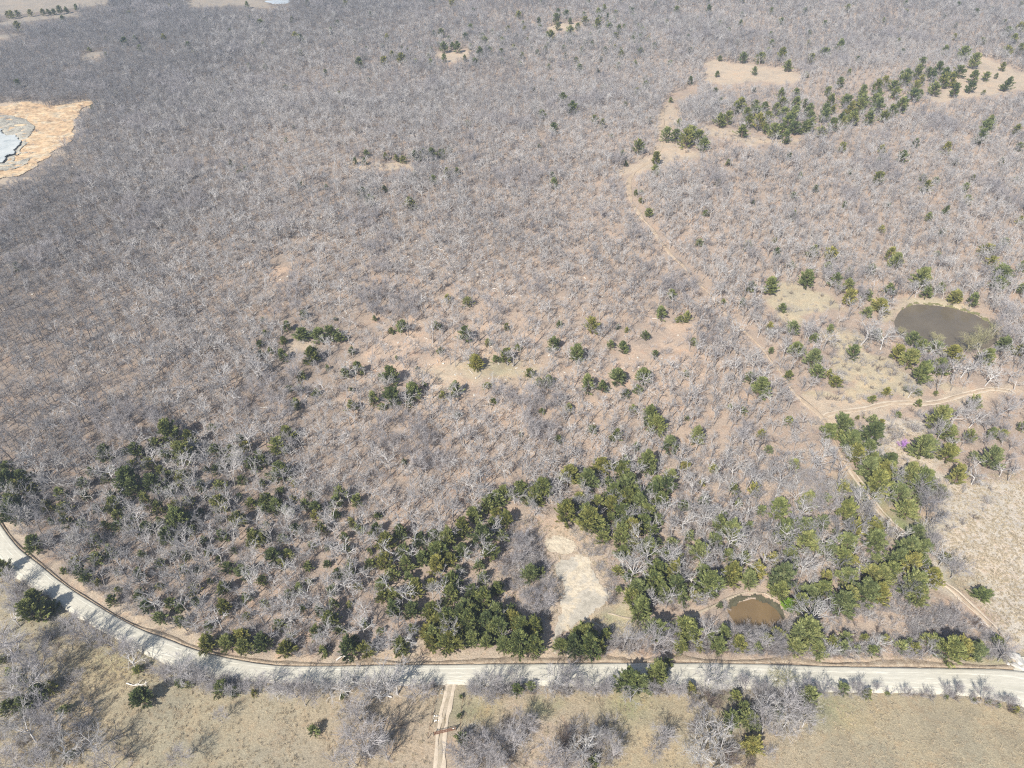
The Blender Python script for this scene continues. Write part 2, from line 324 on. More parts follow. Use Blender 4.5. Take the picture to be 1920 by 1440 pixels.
# thin green grass patches read off the land
for (a, b, rx, ry, kk) in [(1655,915,12,5,.8),(1665,985,9,4,.8),(1640,935,7,4,.6),(1150,1158,5,3,.5),(1020,1325,5,3,.5),(1180,1320,6,4,.4),(1560,1330,7,4,.35),(930,690,14,6,.3),(1700,985,8,4,.5),(1790,1090,8,4,.3),(240,1230,10,6,.25),(890,1330,7,4,.35),(1875,1232,9,2,.6)]:
    cx, cy = unproj(a, b); q = np.exp(-((X-cx)/rx)**2 - ((Y-cy)/ry)**2) * kk * (.5+vnoise(X, Y, 3, 17))
    col = col*(1-np.clip(q, 0, 1)[:, None]) + np.array(COL['green'])*1.3*np.clip(q, 0, 1)[:, None]
nx, ny = len(gx), len(gy)
I = np.arange(nx*ny).reshape(ny, nx)
F = np.stack([I[:-1, :-1].ravel(), I[:-1, 1:].ravel(), I[1:, 1:].ravel(), I[1:, :-1].ravel()], 1)
# leave no land under the ponds' rims uncovered: basins are already lowered in Z
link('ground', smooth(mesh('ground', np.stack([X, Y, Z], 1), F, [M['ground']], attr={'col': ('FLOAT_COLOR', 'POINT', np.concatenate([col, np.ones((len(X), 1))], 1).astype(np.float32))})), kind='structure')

# sheets of bare clay / rock laid on the ground, with frayed edges
def sheet(name, Wp, m, step, off, fray, relief=0, flat=None, seed=1, prop=None):
    xs = [p[0] for p in Wp]; ys = [p[1] for p in Wp]
    ax = np.arange(min(xs)-2, max(xs)+2, step); ay = np.arange(min(ys)-2, max(ys)+2, step)
    A, B = np.meshgrid(ax, ay); a = A.ravel(); b = B.ravel()
    s = sdist(a, b, Wp) + (vnoise(a, b, fray*3, seed)-.5)*fray*2 + (vnoise(a, b, fray*.9, seed+1)-.5)*fray
    if flat is None:
        z = ground_h(a, b) + (vnoise(a, b, 2.2, 21)-.5)*.22 + off
        if relief:
            rdg = np.abs(vnoise(a, b, relief*6, seed+3)-.5)*2
            z = z + np.minimum(np.clip(-s, 0, 4)/4, 1)*(relief*(rdg - .35) + relief*.4*(vnoise(a, b, relief*2, seed+5)-.5))
            z = np.maximum(z, ground_h(a, b) + .13)
    else: z = np.full(a.shape, flat)
    nxx = len(ax); I = np.arange(len(a)).reshape(len(ay), nxx)
    F = np.stack([I[:-1, :-1].ravel(), I[:-1, 1:].ravel(), I[1:, 1:].ravel(), I[1:, :-1].ravel()], 1)
    F = F[(s[F] < 0).all(1)]
    u, inv = np.unique(F, return_inverse=True)
    me = smooth(mesh(name, np.stack([a, b, z], 1)[u], inv.reshape(F.shape), [m]))
    o = link(name, me)
    for k_, v_ in (prop or {'kind': 'structure'}).items(): o[k_] = v_
    return o
sheet('ground_clay_pan', wpoly(CLAY), M['clay'], .35, .16, 1.0, .12, seed=31)
sheet('ground_clay_spoil', wpoly(CLAY_B), M['sand'], .4, .14, 1.6, .3, seed=41)
M['bench'] = surface('grey_quarry_rubble', [(.3, (.22, .20, .165)), (.5, (.42, .39, .32)), (.7, (.56, .50, .40))], .16, [(.3, .6), (.5, 1.0), (.7, 1.2)], 1.2, .6)
sheet('quarry_bench_ground', wpoly([(-70,214),(10,216),(36,226),(58,238),(66,262),(58,288),(46,300),(38,314),(10,324),(-70,334)]), M['bench'], .7, .55, 6, .8, seed=57)
sheet('quarry_ground', wpoly(QUARRY), M['quarry'], .7, .3, 8, .8, seed=51)
grow_ = lambda W, k: [((p[0]-sum(q[0] for q in W)/len(W))*k + sum(q[0] for q in W)/len(W), (p[1]-sum(q[1] for q in W)/len(W))*k + sum(q[1] for q in W)/len(W)) for p in W]
for nm, W, lev in ponds:
    m_ = {'big': M['pond'], 'small': M['pond_s'], 'quarry': M['quarry_w'], 'far': M['pond_f']}[nm]
    lv = lev + (9.0 if nm == 'quarry' else 0)
    sheet({'big': 'pond_water', 'small': 'small_pond_water', 'quarry': 'quarry_water', 'far': 'far_pond_water'}[nm],
          grow_(W, 1.12 if nm != 'quarry' else 1.0), m_, .6 if nm in ('big', 'small') else .6, 0, .4 if nm != 'quarry' else 1.0, flat=lev if nm != 'quarry' else lev+1.3, seed=61)
# dark muddy rim along the far side of the small pond
mudW = wpoly([(1360,1142),(1366,1126),(1385,1116),(1412,1113),(1445,1118),(1466,1134),(1474,1160),(1466,1164),(1452,1146),(1436,1132),(1412,1125),(1388,1130),(1372,1144)])
sheet('muddy_bank', mudW, M['mud'], .35, .2, .6, seed=71)
rimW = wpoly([(1670,602),(1684,580),(1712,566),(1748,567),(1784,573),(1825,583),(1856,600),(1872,622),(1866,622),(1850,604),(1820,588),(1780,578),(1747,572),(1717,571),(1690,582),(1677,602)])
M['rim'] = surface('green_brown_pond_margin', [(.3, (.12, .12, .055)), (.7, (.24, .22, .11))], .6, None, 3, .2)
sheet('pond_bank', rimW, M['rim'], .5, .12, .7, seed=73)

# ribbons: road, ditch, drive, tracks
def resample(P, n):
    P = np.array(P, float); d = np.r_[0, np.cumsum(np.hypot(*np.diff(P[:, :2], axis=0).T))]
    t = np.linspace(0, d[-1], n); return np.stack([np.interp(t, d, P[:, i]) for i in range(P.shape[1])], 1)
def smooth_line(Q, k=5):
    for _ in range(k): Q[1:-1] = (Q[:-2] + 2*Q[1:-1] + Q[2:])/4
    return Q
def strip(name, Lp, Rp, prof, m, seed=1, fray=.3, props=None):
    """Lp, Rp: left/right edge points (n,2); prof: list of (t, dz) across."""
    n = len(Lp); V = []
    d = Rp - Lp; wd = np.hypot(d[:, 0], d[:, 1])[:, None]; u = d/np.maximum(wd, 1e-6)
    for k, (tt, dz) in enumerate(prof):
        p = Lp + d*tt
        e = (vnoise(p[:, 0], p[:, 1], 2.0, seed+k)-.5)*fray*2 if k in (0, len(prof)-1) else (vnoise(p[:, 0], p[:, 1], 3.0, seed+k)-.5)*fray*.5
        p = p + u*e[:, None]
        z = ground_h(p[:, 0], p[:, 1]) + dz + (vnoise(p[:, 0], p[:, 1], 1.3, seed+7)-.5)*.08
        V.append(np.c_[p, z])
    V = np.stack(V, 1).reshape(-1, 3); k = len(prof)
    I = np.arange(n*k).reshape(n, k)
    F = np.stack([I[:-1, :-1].ravel(), I[:-1, 1:].ravel(), I[1:, 1:].ravel(), I[1:, :-1].ravel()], 1)
    o = link(name, smooth(mesh(name, V, F, [m])))
    for kk, vv in (props or {'kind': 'structure'}).items(): o[kk] = vv
    return o
RT = smooth_line(resample([unproj(a, b) for a, b in ROAD_TOP], 420), 14)
RB = smooth_line(resample([unproj(a, b) for a, b in ROAD_BOT], 420), 14)
RCL = (RT+RB)/2
strip('road', RT, RB, [(-.02, .0), (0, .50), (.08, .54), (.25, .58), (.5, .62), (.75, .58), (.93, .50), (1, .40), (1.07, -.1)], M['road'], 81, .22)
M['worn'] = surface('wheel_polished_gravel', [(.3, (.50, .475, .395)), (.7, (.62, .59, .50))], .5, [(.3, .88), (.7, 1.08)], 5, .02, stretch=(.12, 1.5, 1))
for k_, (ta, tb) in enumerate(((.17, .27), (.42, .50), (.60, .68), (.80, .88))):
    hh = .595; strip('road_wheel_track', RT+(RB-RT)*ta, RT+(RB-RT)*tb, [(0, hh-.02-.05*(abs(ta-.4) > .2)), (.5, hh+.035), (1, hh-.02-.05*(abs(ta-.4) > .2))], M['worn'], 300+k_, .22)
sheet('road_apron', wpoly([(1888,1266),(1897,1246),(1912,1232),(1960,1225),(2030,1245),(2030,1330),(1930,1300)]), M['road'], .5, .44, .8, seed=77)
# wash between the road's far edge and its cut bank
nrm = RT - RB; nrm = nrm/np.hypot(nrm[:, 0], nrm[:, 1])[:, None]
bankw = (.35 + .95*vnoise(RT[:, 0], RT[:, 1], 9, 5))[:, None]
strip('roadside_ditch', RT + nrm*2.4*bankw, RT - nrm*.05, [(0, .0), (.16, .16), (.40, .30), (.60, .40), (.70, .34), (.76, .13), (.93, .12), (.96, .3), (1.0, .42)], M['ditch'], 91, .35)
strip('ditch_mud', RT + nrm*2.4*bankw*.26, RT + nrm*2.4*bankw*.06, [(0, .15), (.5, .155), (1, .15)], M['mudd'], 95, .25)
def track(name, L, m, ruts=None, seed=5, off=.17):
    P = np.array(L, float)
    W = [unproj(a, b) for a, b in P[:, :2]]
    Wd = []
    for (a, b, wpx), (x, y) in zip(L, W):
        d = y*CP + (CAM_H-gh(x, y))*SP; Wd.append(wpx*d/FPX)
    Q = smooth_line(resample(np.c_[np.array(W), Wd], max(60, len(L)*14)), 8)
    T = np.gradient(Q[:, :2], axis=0); T_ = T/np.hypot(T[:, 0], T[:, 1])[:, None]
    Q[1:-1, :2] += (np.c_[T_[:, 1], -T_[:, 0]]*(vnoise(Q[:, 0], Q[:, 1], 13, seed+2)-.5)[:, None]*(2.6 if name == 'dirt_track' else .5))[1:-1]; Q = smooth_line(Q, 3)
    T = np.gradient(Q[:, :2], axis=0); T /= np.hypot(T[:, 0], T[:, 1])[:, None]; R = np.c_[T[:, 1], -T[:, 0]]
    h = Q[:, 2:3]/2*(.16 + 1.0*vnoise(Q[:, 0], Q[:, 1], 7, seed)[:, None])
    o = strip(name, Q[:, :2]-R*h, Q[:, :2]+R*h, [(0, -.03), (.06, off), (.25, off), (.5, off+.04), (.75, off), (.94, off), (1, -.03)], m, seed, .35)
    if ruts:
        sp, rw = ruts
        for s_ in (-1, 1):
            c = Q[:, :2] + R*s_*sp
            strip(name + '_wheel_rut_ground', c-R*rw, c+R*rw, [(0, off+.02), (.5, off+.075), (1, off+.02)], M['rut'], seed+9+s_, .24)
    return Q
QD = track('driveway', DRIVE, M['drive'], (.85, .42), 101)
QN = track('dirt_track', TRAIL_N[:28], M['trail'], None, 111)
QM = track('dirt_track', TRAIL_N[27:], M['trail'], (.72, .25), 115)
QE = track('dirt_track', TRAIL_E, M['trail'], (.8, .26), 121)
QP = track('footpath', TRAIL_POND, M['drive'], None, 131)
# ------------------------------------------------------------------ tree builders
def unit(v): return v/np.maximum(np.linalg.norm(v, axis=-1, keepdims=True), 1e-9)
def grow(rng, st, dr, ln, n, wander, up, droop=0):
    P = np.empty((len(st), n, 3)); P[:, 0] = st; d = unit(dr); step = (np.asarray(ln)/(n-1))[:, None]
    for k in range(1, n):
        P[:, k] = P[:, k-1] + d*step
        d = unit(d + rng.normal(0, wander, d.shape) + np.array([0, 0, up - droop*k]))
    return P
def kids(rng, P, m, t0, t1, ang, ln, n, wander, up, shrink=.5):
    A, n0 = P.shape[:2]
    par = np.repeat(np.arange(A), m); t = rng.uniform(t0, t1, len(par))
    t[::m] = t1                                  # one carries on near the tip
    f = t*(n0-1); i = np.minimum(f.astype(int), n0-2); f = (f-i)[:, None]
    p = P[par, i]*(1-f) + P[par, i+1]*f; tn = unit(P[par, i+1]-P[par, i])
    r = unit(rng.normal(0, 1, (len(par), 3))); side = unit(r - (r*tn).sum(1, keepdims=True)*tn)
    a = rng.uniform(ang[0], ang[1], len(par))[:, None]
    d = tn*np.cos(a) + side*np.sin(a)
    L = ln*rng.uniform(.65, 1.25, len(par))*(1 - shrink*t)
    return grow(rng, p, d, L, n, wander, up), t
def tubes(P, R, sides, phase=0):
    A, n = P.shape[:2]
    T = unit(np.gradient(P, axis=1)); ref = np.where(np.abs(T[..., 2:3]) > .8, [[1., 0, 0]], [[0, 0, 1.]])
    U = unit(np.cross(T, ref)); Vv = np.cross(T, U)
    an = np.arange(sides)*2*math.pi/sides + phase
    ring = U[:, :, None]*np.cos(an)[:, None] + Vv[:, :, None]*np.sin(an)[:, None]
    pts = P[:, :, None] + ring*R[:, :, None, None]
    V = pts.reshape(-1, 3)
    I = np.arange(A*n*sides).reshape(A, n, sides); J = np.roll(I, -1, axis=2)
    F = np.stack([I[:, :-1], J[:, :-1], J[:, 1:], I[:, 1:]], -1).reshape(-1, 4)
    return V, F
def taper(A, n, r0, r1): return np.repeat(np.linspace(r0, r1, n)[None], A, 0)*np.ones((A, 1))
def join(parts):
    V, F, k = [], [], 0
    for v, f in parts: V.append(v); F.append(f+k); k += len(v)
    return np.concatenate(V), np.concatenate(F)

def bare_parts(seed, H, spread, style, lod):
    """returns (trunk V,F), (crown V,F). styles: oak (crooked pale limbs), elm (fine upswept twigs), forest (slim)"""
    g = np.random.default_rng(seed)
    if style == 'oak':   tf, n1, l1, a1, n2, n3, n4, wd, up = .36, 9, .60, (.5, 1.15), 6, 5, 2, .27, .05
    elif style == 'elm': tf, n1, l1, a1, n2, n3, n4, wd, up = .24, 9, .66, (.25, .80), 7, 6, 2, .15, .09
    elif style == 'forest': tf, n1, l1, a1, n2, n3, n4, wd, up = .48, 7, .44, (.45, 1.0), 5, 4, 2, .22, .08
    elif style == 'dead': tf, n1, l1, a1, n2, n3, n4, wd, up = .5, 6, .5, (.6, 1.2), 4, 2, 0, .30, -.02
    r0 = H*.019*(1.25 if style == 'oak' else 1)
    tr = grow(g, np.zeros((1, 3)), np.array([[g.normal(0, .08), g.normal(0, .08), 1]]), [H*(tf+.22)], 6, .07, .12)
    T = tubes(tr, taper(1, 6, r0*1.15, r0*.42), 6)
    L1, t = kids(g, tr, n1, .55, 1.0, a1, H*l1*spread, 5, wd*.8, up, .15)
    P = [tubes(L1, taper(len(L1), 5, r0*.52, r0*.16), 4 if lod else 5)]
    L2, _ = kids(g, L1, n2 if not lod else n2-1, .3, .98, (.35, .95), H*l1*.50*spread, 4 if not lod else 3, wd, up, .35)
    P.append(tubes(L2, taper(len(L2), L2.shape[1], r0*.24, .034), 3))
    L3, _ = kids(g, L2, n3 if not lod else n3-1, .2, .98, (.3, .95), H*l1*.27*spread, 3 if not lod else 2, wd, up, .35)
    P.append(tubes(L3, taper(len(L3), L3.shape[1], (.032 if not lod else .042), .016), 3))
    if n4 and not lod:
        L4, _ = kids(g, L3, n4, .2, .98, (.3, .9), H*l1*.15, 2, wd, up, .35)
        P.append(tubes(L4, taper(len(L4), 2, .019, .011), 3))
    return T, join(P)

def cedar_parts(seed, H, R, lod, shape=0):
    g = np.random.default_rng(seed)
    tr = grow(g, np.zeros((1, 3)), np.array([[0, 0, 1.]]), [H*.93], 6, .03, .1)
    T = tubes(tr, taper(1, 6, .13, .03), 5)
    nb = 150 if not lod else 70; ns = 44 if not lod else 24
    t = g.uniform(0, 1, nb)**.85; az = g.uniform(0, 2*math.pi, nb)
    lob = 1 + .20*np.sin(az*2+seed) + .14*np.sin(az*5+seed*2)
    prof = ((1-t**1.3)**(.72 if shape == 0 else .5))*np.minimum(1, (t+.12)/.22)**.5
    ln = R*prof*lob*g.uniform(.62, 1.15, nb) + .25
    z0 = H*(.04+.86*t)
    b0 = np.c_[np.cos(az)*.05, np.sin(az)*.05, z0]
    el = g.uniform(.15, .6, nb) + t*.5
    d = np.c_[np.cos(az)*np.cos(el), np.sin(az)*np.cos(el), np.sin(el)]
    br = grow(g, b0, d, ln, 4, .08, .08)
    K = [tubes(br, taper(nb, 4, .05, .012), 3)]
    par = np.repeat(np.arange(nb), ns); s = g.uniform(.28, 1.0, nb*ns)**.7
    tip = br[par, 0] + (br[par, -1]-br[par, 0])*s[:, None]
    rad = (.08+.125*R*(1.15-s))[:, None]
    c = tip + g.normal(0, 1, tip.shape)*rad*np.array([1, 1, .7])*.62
    c[:, 2] = np.maximum(c[:, 2], .08)
    dd = unit(d[par] + g.normal(0, .45, c.shape) + [0, 0, .35])
    sd = unit(np.cross(dd, g.normal(0, 1, c.shape)))
    sz = (g.uniform(.16, .36, len(c))*(1.0 if not lod else 1.45))[:, None]
    q = np.stack([c - dd*sz*.9, c + sd*sz*.27, c + dd*sz*1.15, c - sd*sz*.27], 1)
    V = q.reshape(-1, 3); F = np.arange(len(V)).reshape(-1, 4)
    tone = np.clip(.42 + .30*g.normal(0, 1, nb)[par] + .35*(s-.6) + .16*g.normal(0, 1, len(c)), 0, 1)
    kv, kf = join(K)
    VV, FF = join([(kv, kf), (V, F)])
    mi = np.r_[np.ones(len(kf), int), np.zeros(len(F), int)]
    tn = np.r_[np.full(len(kv), .3), np.repeat(tone, 4)].astype(np.float32)
    return T, (VV, FF, mi, tn)

def shrub_parts(seed, H, R, stems=14, fine=1):
    g = np.random.default_rng(seed)
    a = g.uniform(0, 2*math.pi, stems); e = g.uniform(.75, 1.45, stems)
    d = np.c_[np.cos(a)*np.cos(e), np.sin(a)*np.cos(e), np.sin(e)]
    st = np.c_[np.cos(a)*.15*R*g.uniform(0, 1, stems), np.sin(a)*.15*R*g.uniform(0, 1, stems), np.zeros(stems)-.05]
    S = grow(g, st, d, H*g.uniform(.7, 1.1, stems), 4, .12, .02)
    P = [tubes(S, taper(stems, 4, .035, .014), 3)]
    L2, _ = kids(g, S, 6, .25, .98, (.3, .8), H*.45, 3, .14, .05, .4)
    P.append(tubes(L2, taper(len(L2), 3, .017, .009), 3))
    L3, _ = kids(g, L2, 3*fine, .2, .98, (.3, .8), H*.22, 2, .1, .05, .4)
    P.append(tubes(L3, taper(len(L3), 2, .011, .007), 3))
    return join(P)
def tuft_parts(seed, H, n=26):
    g = np.random.default_rng(seed)
    a = g.uniform(0, 2*math.pi, n); e = g.uniform(.7, 1.5, n)
    d = np.c_[np.cos(a)*np.cos(e), np.sin(a)*np.cos(e), np.sin(e)]
    st = np.c_[g.normal(0, .12, (n, 2)), np.zeros(n)]
    S = grow(g, st, d, H*g.uniform(.6, 1.1, n), 3, .25, -.12)
    return tubes(S, np.repeat(np.array([[.022, .018, .004]]), n, 0), 3)

# every kind as mesh data: near versions (individual trees, trunk and crown apart) and light versions (far woods)
BARE, CED, SHR = {}, {}, {}
for st, mb, mt_, nvar in (('oak', 'oak', 'oak_t', 6), ('elm', 'elm', 'elm_t', 6), ('forest', 'forest_b', 'forest_t', 6), ('dead', 'dead', 'dead', 3)):
    for k in range(nvar):
        H = 10.0
        T, K = bare_parts(100+k*7+len(st), H, 1.0 + .12*((k % 3)-1), st, False)
        BARE[st, k] = (smooth(mesh('bare_trunk', *T, [M[mb]])), mesh('bare_crown', *K, [M[mt_]]), float(np.percentile(np.hypot(K[0][:, 0], K[0][:, 1]), 93)), float(K[0][:, 2].max()))
for extra, (st, mt_) in {'bud': ('elm', 'bud_t'), 'pink': ('elm', 'pink_t'), 'dark': ('elm', 'dark_t')}.items():
    for k in range(2):
        a = BARE[st, k]; b = a[1].copy(); b.materials.clear(); b.materials.append(M[mt_])
        BARE[extra, k] = (a[0], b, a[2], a[3])
for k in range(6):
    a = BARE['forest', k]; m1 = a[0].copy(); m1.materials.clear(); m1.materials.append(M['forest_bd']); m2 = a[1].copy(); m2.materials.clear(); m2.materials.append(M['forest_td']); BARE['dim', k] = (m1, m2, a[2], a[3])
for cm in ('ced_d', 'ced_m', 'ced_y', 'grn'):
    for k in range(5 if cm != 'grn' else 1):
        T, K = cedar_parts(300+k*11, 6.1, 2.75, False, k % 2)
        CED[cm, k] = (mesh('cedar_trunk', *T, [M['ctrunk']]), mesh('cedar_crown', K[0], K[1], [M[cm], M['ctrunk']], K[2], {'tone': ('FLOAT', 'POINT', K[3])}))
for k in range(5): SHR[k] = mesh('shrub_twigs', *shrub_parts(500+k, 3.0, 1.5, 16, 1), [M['elm_t']])

# ------------------------------------------------------------------ where the trees stand
rs = np.random.default_rng(7)
P_SOUTH = [(px, py) for px, py in SOUTH]
def poisson(poly, r, seed, tries=9000):
    g = np.random.default_rng(seed); xs = [p[0] for p in poly]; ys = [p[1] for p in poly]; cell = {}; out = []
    X_ = g.uniform(min(xs), max(xs), tries); Y_ = g.uniform(min(ys), max(ys), tries); ok = inpoly(X_, Y_, poly)
    for x, y in zip(X_[ok], Y_[ok]):
        c = (int(x//r), int(y//r))
        if any((x-a)**2+(y-b)**2 < r*r for i in (-1, 0, 1) for j in (-1, 0, 1) for a, b in cell.get((c[0]+i, c[1]+j), ())): continue
        cell.setdefault(c, []).append((x, y)); out.append((x, y))
    return out
# evergreens: middle of the crown as read off, and its width in photograph pixels
CEDARS = """839,558,14 877,566,16 755,612,22 871,628,24 915,641,14 733,620,12 930,672,16 948,667,24 892,677,26 1037,647,22 1082,665,26 1110,613,22 1158,613,8 1175,618,9 1145,647,14 1167,653,18 1210,630,14 992,700,15 1028,712,22 1012,718,14 1160,704,28 1207,707,24 1130,725,22 1102,722,24 1195,732,16 1173,738,16 913,722,13 830,743,14 853,730,24 775,732,28 700,748,20 768,757,14 730,710,26 735,747,26 717,762,14 660,760,22 670,693,20 647,697,20 925,752,14 1067,763,16 1187,768,14 1220,780,30 1230,795,34 1257,833,32 1155,817,20 1193,837,14 757,866,11 858,777,12 1127,873,30 1172,863,18 1213,870,36 1260,553,16 1275,597,16 1240,587,20 1102,900,34 1067,893,38 1257,893,28 1233,907,28
33,500,14 538,613,16 565,622,26 597,627,26 620,627,24 637,632,18 570,588,16 585,667,26 530,667,18 488,643,14 488,663,14 507,657,14 565,705,16 563,728,12 540,728,14 553,755,20 318,813,38 345,855,32 305,850,16 280,870,22 402,845,24 397,800,14 450,820,20 522,837,30 540,813,26 523,888,32 472,873,24 493,867,22 407,880,20 213,880,16 173,887,16 287,907,34 240,903,40 250,917,28 302,883,20 340,895,30 318,920,22 413,910,22 453,903,16 17,908,34 37,917,30 63,917,20 30,947,34 213,947,28 333,950,22 353,940,20 410,947,28 500,937,28 520,950,26 630,943,24 593,953,22
24,966,34 220,968,22 251,970,16 222,986,20 247,992,14 302,981,20 334,979,40 354,971,24 68,1021,28 317,1012,28 382,1014,18 362,996,16 208,1035,22 325,1038,14 300,1056,20 345,1069,18 165,1081,24 362,1102,22 120,1070,14 260,1115,22 210,1127,20 475,1012,28 410,1050,12 422,1140,26 320,1132,24 300,1157,24 337,1140,18 452,1190,30 5,1067,26 60,1120,34 60,1150,44 93,1137,26
489,1007,26 530,1009,20 592,970,18 602,992,22 660,981,16 671,992,18 646,1007,16 615,1026,14 585,1022,14 512,1042,28 527,1055,18 655,1072,22 490,1087,20 560,1100,20 626,1135,20 525,1172,22 619,1165,28 717,1120,22 265,1308,34 335,1279,18 354,1284,14 414,1292,26 441,1297,18 476,1300,12 259,1254,20 40,1277,20 5,1237,16 72,1296,30 45,1320,28 22,1262,24 97,1290,22 120,1330,20 47,1317,24 15,1325,26 130,1415,20 587,1370,20 720,1390,18 642,1305,12 864,1306,6 861,1342,10 865,1385,24
970,1292,24 995,1285,20 1175,1278,40 1200,1278,36 1232,1262,36 1250,1243,18 1185,1288,24 1295,1292,20 1380,1305,24 1372,1352,30 1395,1325,22 1407,1350,34 1410,1395,34 1110,1432,22 1515,1302,30 1582,1290,22 1625,1302,18 1665,1300,10 1460,1335,22 1775,1307,6 1824,1312,6 1855,1316,10 1874,1322,8 1905,1330,14
1287,595,18 1485,495,16 1552,500,20 1513,523,32 1567,527,26 1445,537,28 1407,540,18 1590,537,26 1592,560,26 1627,552,22 1627,583,22 1653,568,34 1670,540,26 1680,490,28 1730,522,42 1740,547,24 1765,538,20 1793,555,28 1825,562,22 1860,490,26 1883,510,44 1873,533,26 1915,540,20 1917,500,20 1357,565,12 1443,613,16 1488,607,12 1487,618,22 1527,632,20 1493,655,30 1522,673,32 1533,697,26 1555,702,18 1567,717,22 1600,660,26 1407,710,20 1423,730,36 1300,640,16 1712,638,24 1728,650,26 1685,660,28 1707,673,36 1757,650,26 1787,663,36 1763,683,36 1727,703,32 1852,667,30 1887,643,30 1915,657,24 1663,733,17 1722,735,14 1698,728,10 1755,737,10 1723,756,15 1685,778,11 1637,787,24 1652,793,12 1592,798,20 1553,808,28 1578,817,22 1608,783,8 1597,830,36 1607,847,40 1633,877,44 1660,887,40 1643,913,44 1677,900,30 1760,787,42 1780,810,34 1733,837,50 1780,850,34 1827,757,26 1818,820,22 1858,863,34 1828,853,20 1880,813,24 1860,813,20 1917,800,18 1797,893,32 1730,910,40 1760,920,28 1723,937,26 1480,787,20 1395,770,14 1370,762,14 1427,813,16 1440,843,16 1307,820,28 1490,870,24 1377,917,22 1547,933,24 1582,917,26 1283,873,20
1653,282,14 1647,335,20 1732,333,14 1737,350,20 1755,337,12 1693,293,22 1530,352,14 1742,405,16 1403,460,18 1525,470,22 1670,477,20 1813,377,14 1810,353,14 1853,467,26 1907,242,18 1775,280,20 1717,270,14 1575,155,18 1553,170,16 1465,177,16 1493,173,14 1435,200,18 1458,207,10 1380,200,22 1350,227,22 1393,243,32 1423,230,32 1452,247,26 1477,230,34 1510,238,30 1520,220,28 1473,257,20 1540,247,20 1393,110,14 1427,107,36 1467,103,28 1477,122,30 1520,112,14 1547,97,30 1575,88,22 1350,110,8 1772,95,14 1807,103,28 1800,133,44 1827,117,30 1827,143,28 1822,163,20 1790,172,20 1770,153,24 1850,142,16 1868,143,8 1890,158,24 1845,173,8 1900,77,16 1890,57,24 1912,53,20 1888,97,18 1912,93,16 1730,115,18 1680,173,44 1713,177,44 1753,167,30 1613,200,50 1647,200,50 1600,223,40 1630,220,44 1690,200,30 1847,243,30 1840,257,24 1857,230,24 1295,250,34 1287,263,30 1320,268,28 1310,258,26 1400,216,20 1365,222,20 1405,228,20
1250,255,20 1268,253,24 1273,230,12 1230,300,18 1228,318,16 1217,398,16 1202,375,10 1203,358,8 1192,362,8 1168,290,14 1197,278,20 1173,307,10 1038,242,18 1055,187,18 1073,203,22 1115,225,12 1130,233,12 1017,213,16 1035,330,12 1038,343,18 838,327,16 857,322,12 813,340,14 777,330,12 680,363,16 693,377,18 768,382,22 720,353,12 877,233,10 725,72,12 673,118,18 720,117,16 753,113,16 780,117,12 807,117,14 832,90,16 857,90,16 813,63,10 827,63,12 882,52,12 900,100,16 917,93,16 940,97,12 978,103,12 1043,37,14 1097,40,14 1120,47,22 1143,50,18 1070,60,20 1033,70,18 973,27,14 887,23,10 847,7,14 810,3,10 1210,160,12 1087,130,14 687,287,12 665,302,10 683,303,12 743,297,12 755,298,14 777,293,18 793,290,18 810,290,18 827,287,18 843,283,14 723,293,12
537,263,8 450,323,14 462,317,10 433,307,10 562,347,12 612,350,12 180,192,8 173,203,8 260,405,8 443,263,8 550,237,8 33,157,12 233,78,14 253,75,12 263,90,12 167,92,8 200,105,9 200,70,8 353,87,14 363,100,10 413,93,8 467,123,10 497,125,10 488,42,14 553,68,14 563,72,12 620,58,12 633,43,10 117,35,10 33,50,16 307,72,12 15,28,9 22,29,10 33,27,9 57,25,9 80,23,10 90,22,10 100,21,10 112,20,10 124,18,10 143,16,9 1350,45,8 1790,70,10 1640,80,9 1700,60,9
1472,987,28 1477,1005,30 1455,1007,16 1515,1017,38 1567,997,16 1600,997,28 1640,1015,36 1587,1022,30 1580,1047,34 1595,1052,26 1705,1025,44 1722,1000,34 1727,1032,30 1685,1050,34 1670,1070,30 1707,1060,36 1732,1060,28 1715,1100,48 1722,1115,36 1655,1080,36 1635,1075,34 1590,1082,34 1650,1110,36 1620,1112,40 1590,1120,30 1575,1132,40 1542,1105,28 1522,1110,28 1467,1085,44 1462,1107,30 1485,1062,24 1497,1135,30 1507,1110,26 1775,1045,20 1515,1185,44 1495,1192,30 1585,1194,20
1062,966,36 1105,975,44 1125,982,26 1130,1009,24 997,1080,30 1014,1075,18 1160,1070,20 1160,1107,14 1232,1017,22 1260,1016,20 1165,1007,32 1185,995,36 1190,1022,24 1205,985,30 1175,985,30 1242,1042,24 1232,1070,32 1225,1092,40 1272,1042,18 1310,1035,30 1320,1072,30 1327,1097,44 1365,1042,24 1370,1080,36 1395,1045,22 1350,982,26 1370,992,36 1375,1010,24 1417,1070,30 1405,1085,28 1262,1075,30 1272,1100,34 1245,1110,28 1195,1110,40 1210,1100,30 1200,1145,36 1185,1122,30 1280,1120,24 1285,1177,44 1297,1185,36 1102,1185,34 1082,1190,30 1135,1192,24 1225,1185,36 1350,1135,12 1152,925,34 1170,915,30 1190,925,32 1175,940,34 1150,945,30 1200,945,32 1225,920,30 1240,935,28 1165,960,30 1215,960,26 1250,915,26 1140,905,24 930,935,30 915,948,26 945,925,26 975,925,28 1018,922,38 1000,935,30
975,1210,40 1000,1212,34 1052,1212,26 1075,1212,34 1107,1212,40 1125,1215,24 1279,1212,26 1490,1210,30 1535,1217,30 1560,1205,24 1635,1220,20 1690,1212,24 1715,1215,20 1777,1220,44 1802,1217,34 1827,1217,34 492,1205,30 535,1217,28 655,1215,34 687,1220,28 750,1212,30 605,1220,20 387,1205,30 425,1205,30 457,1210,30"""
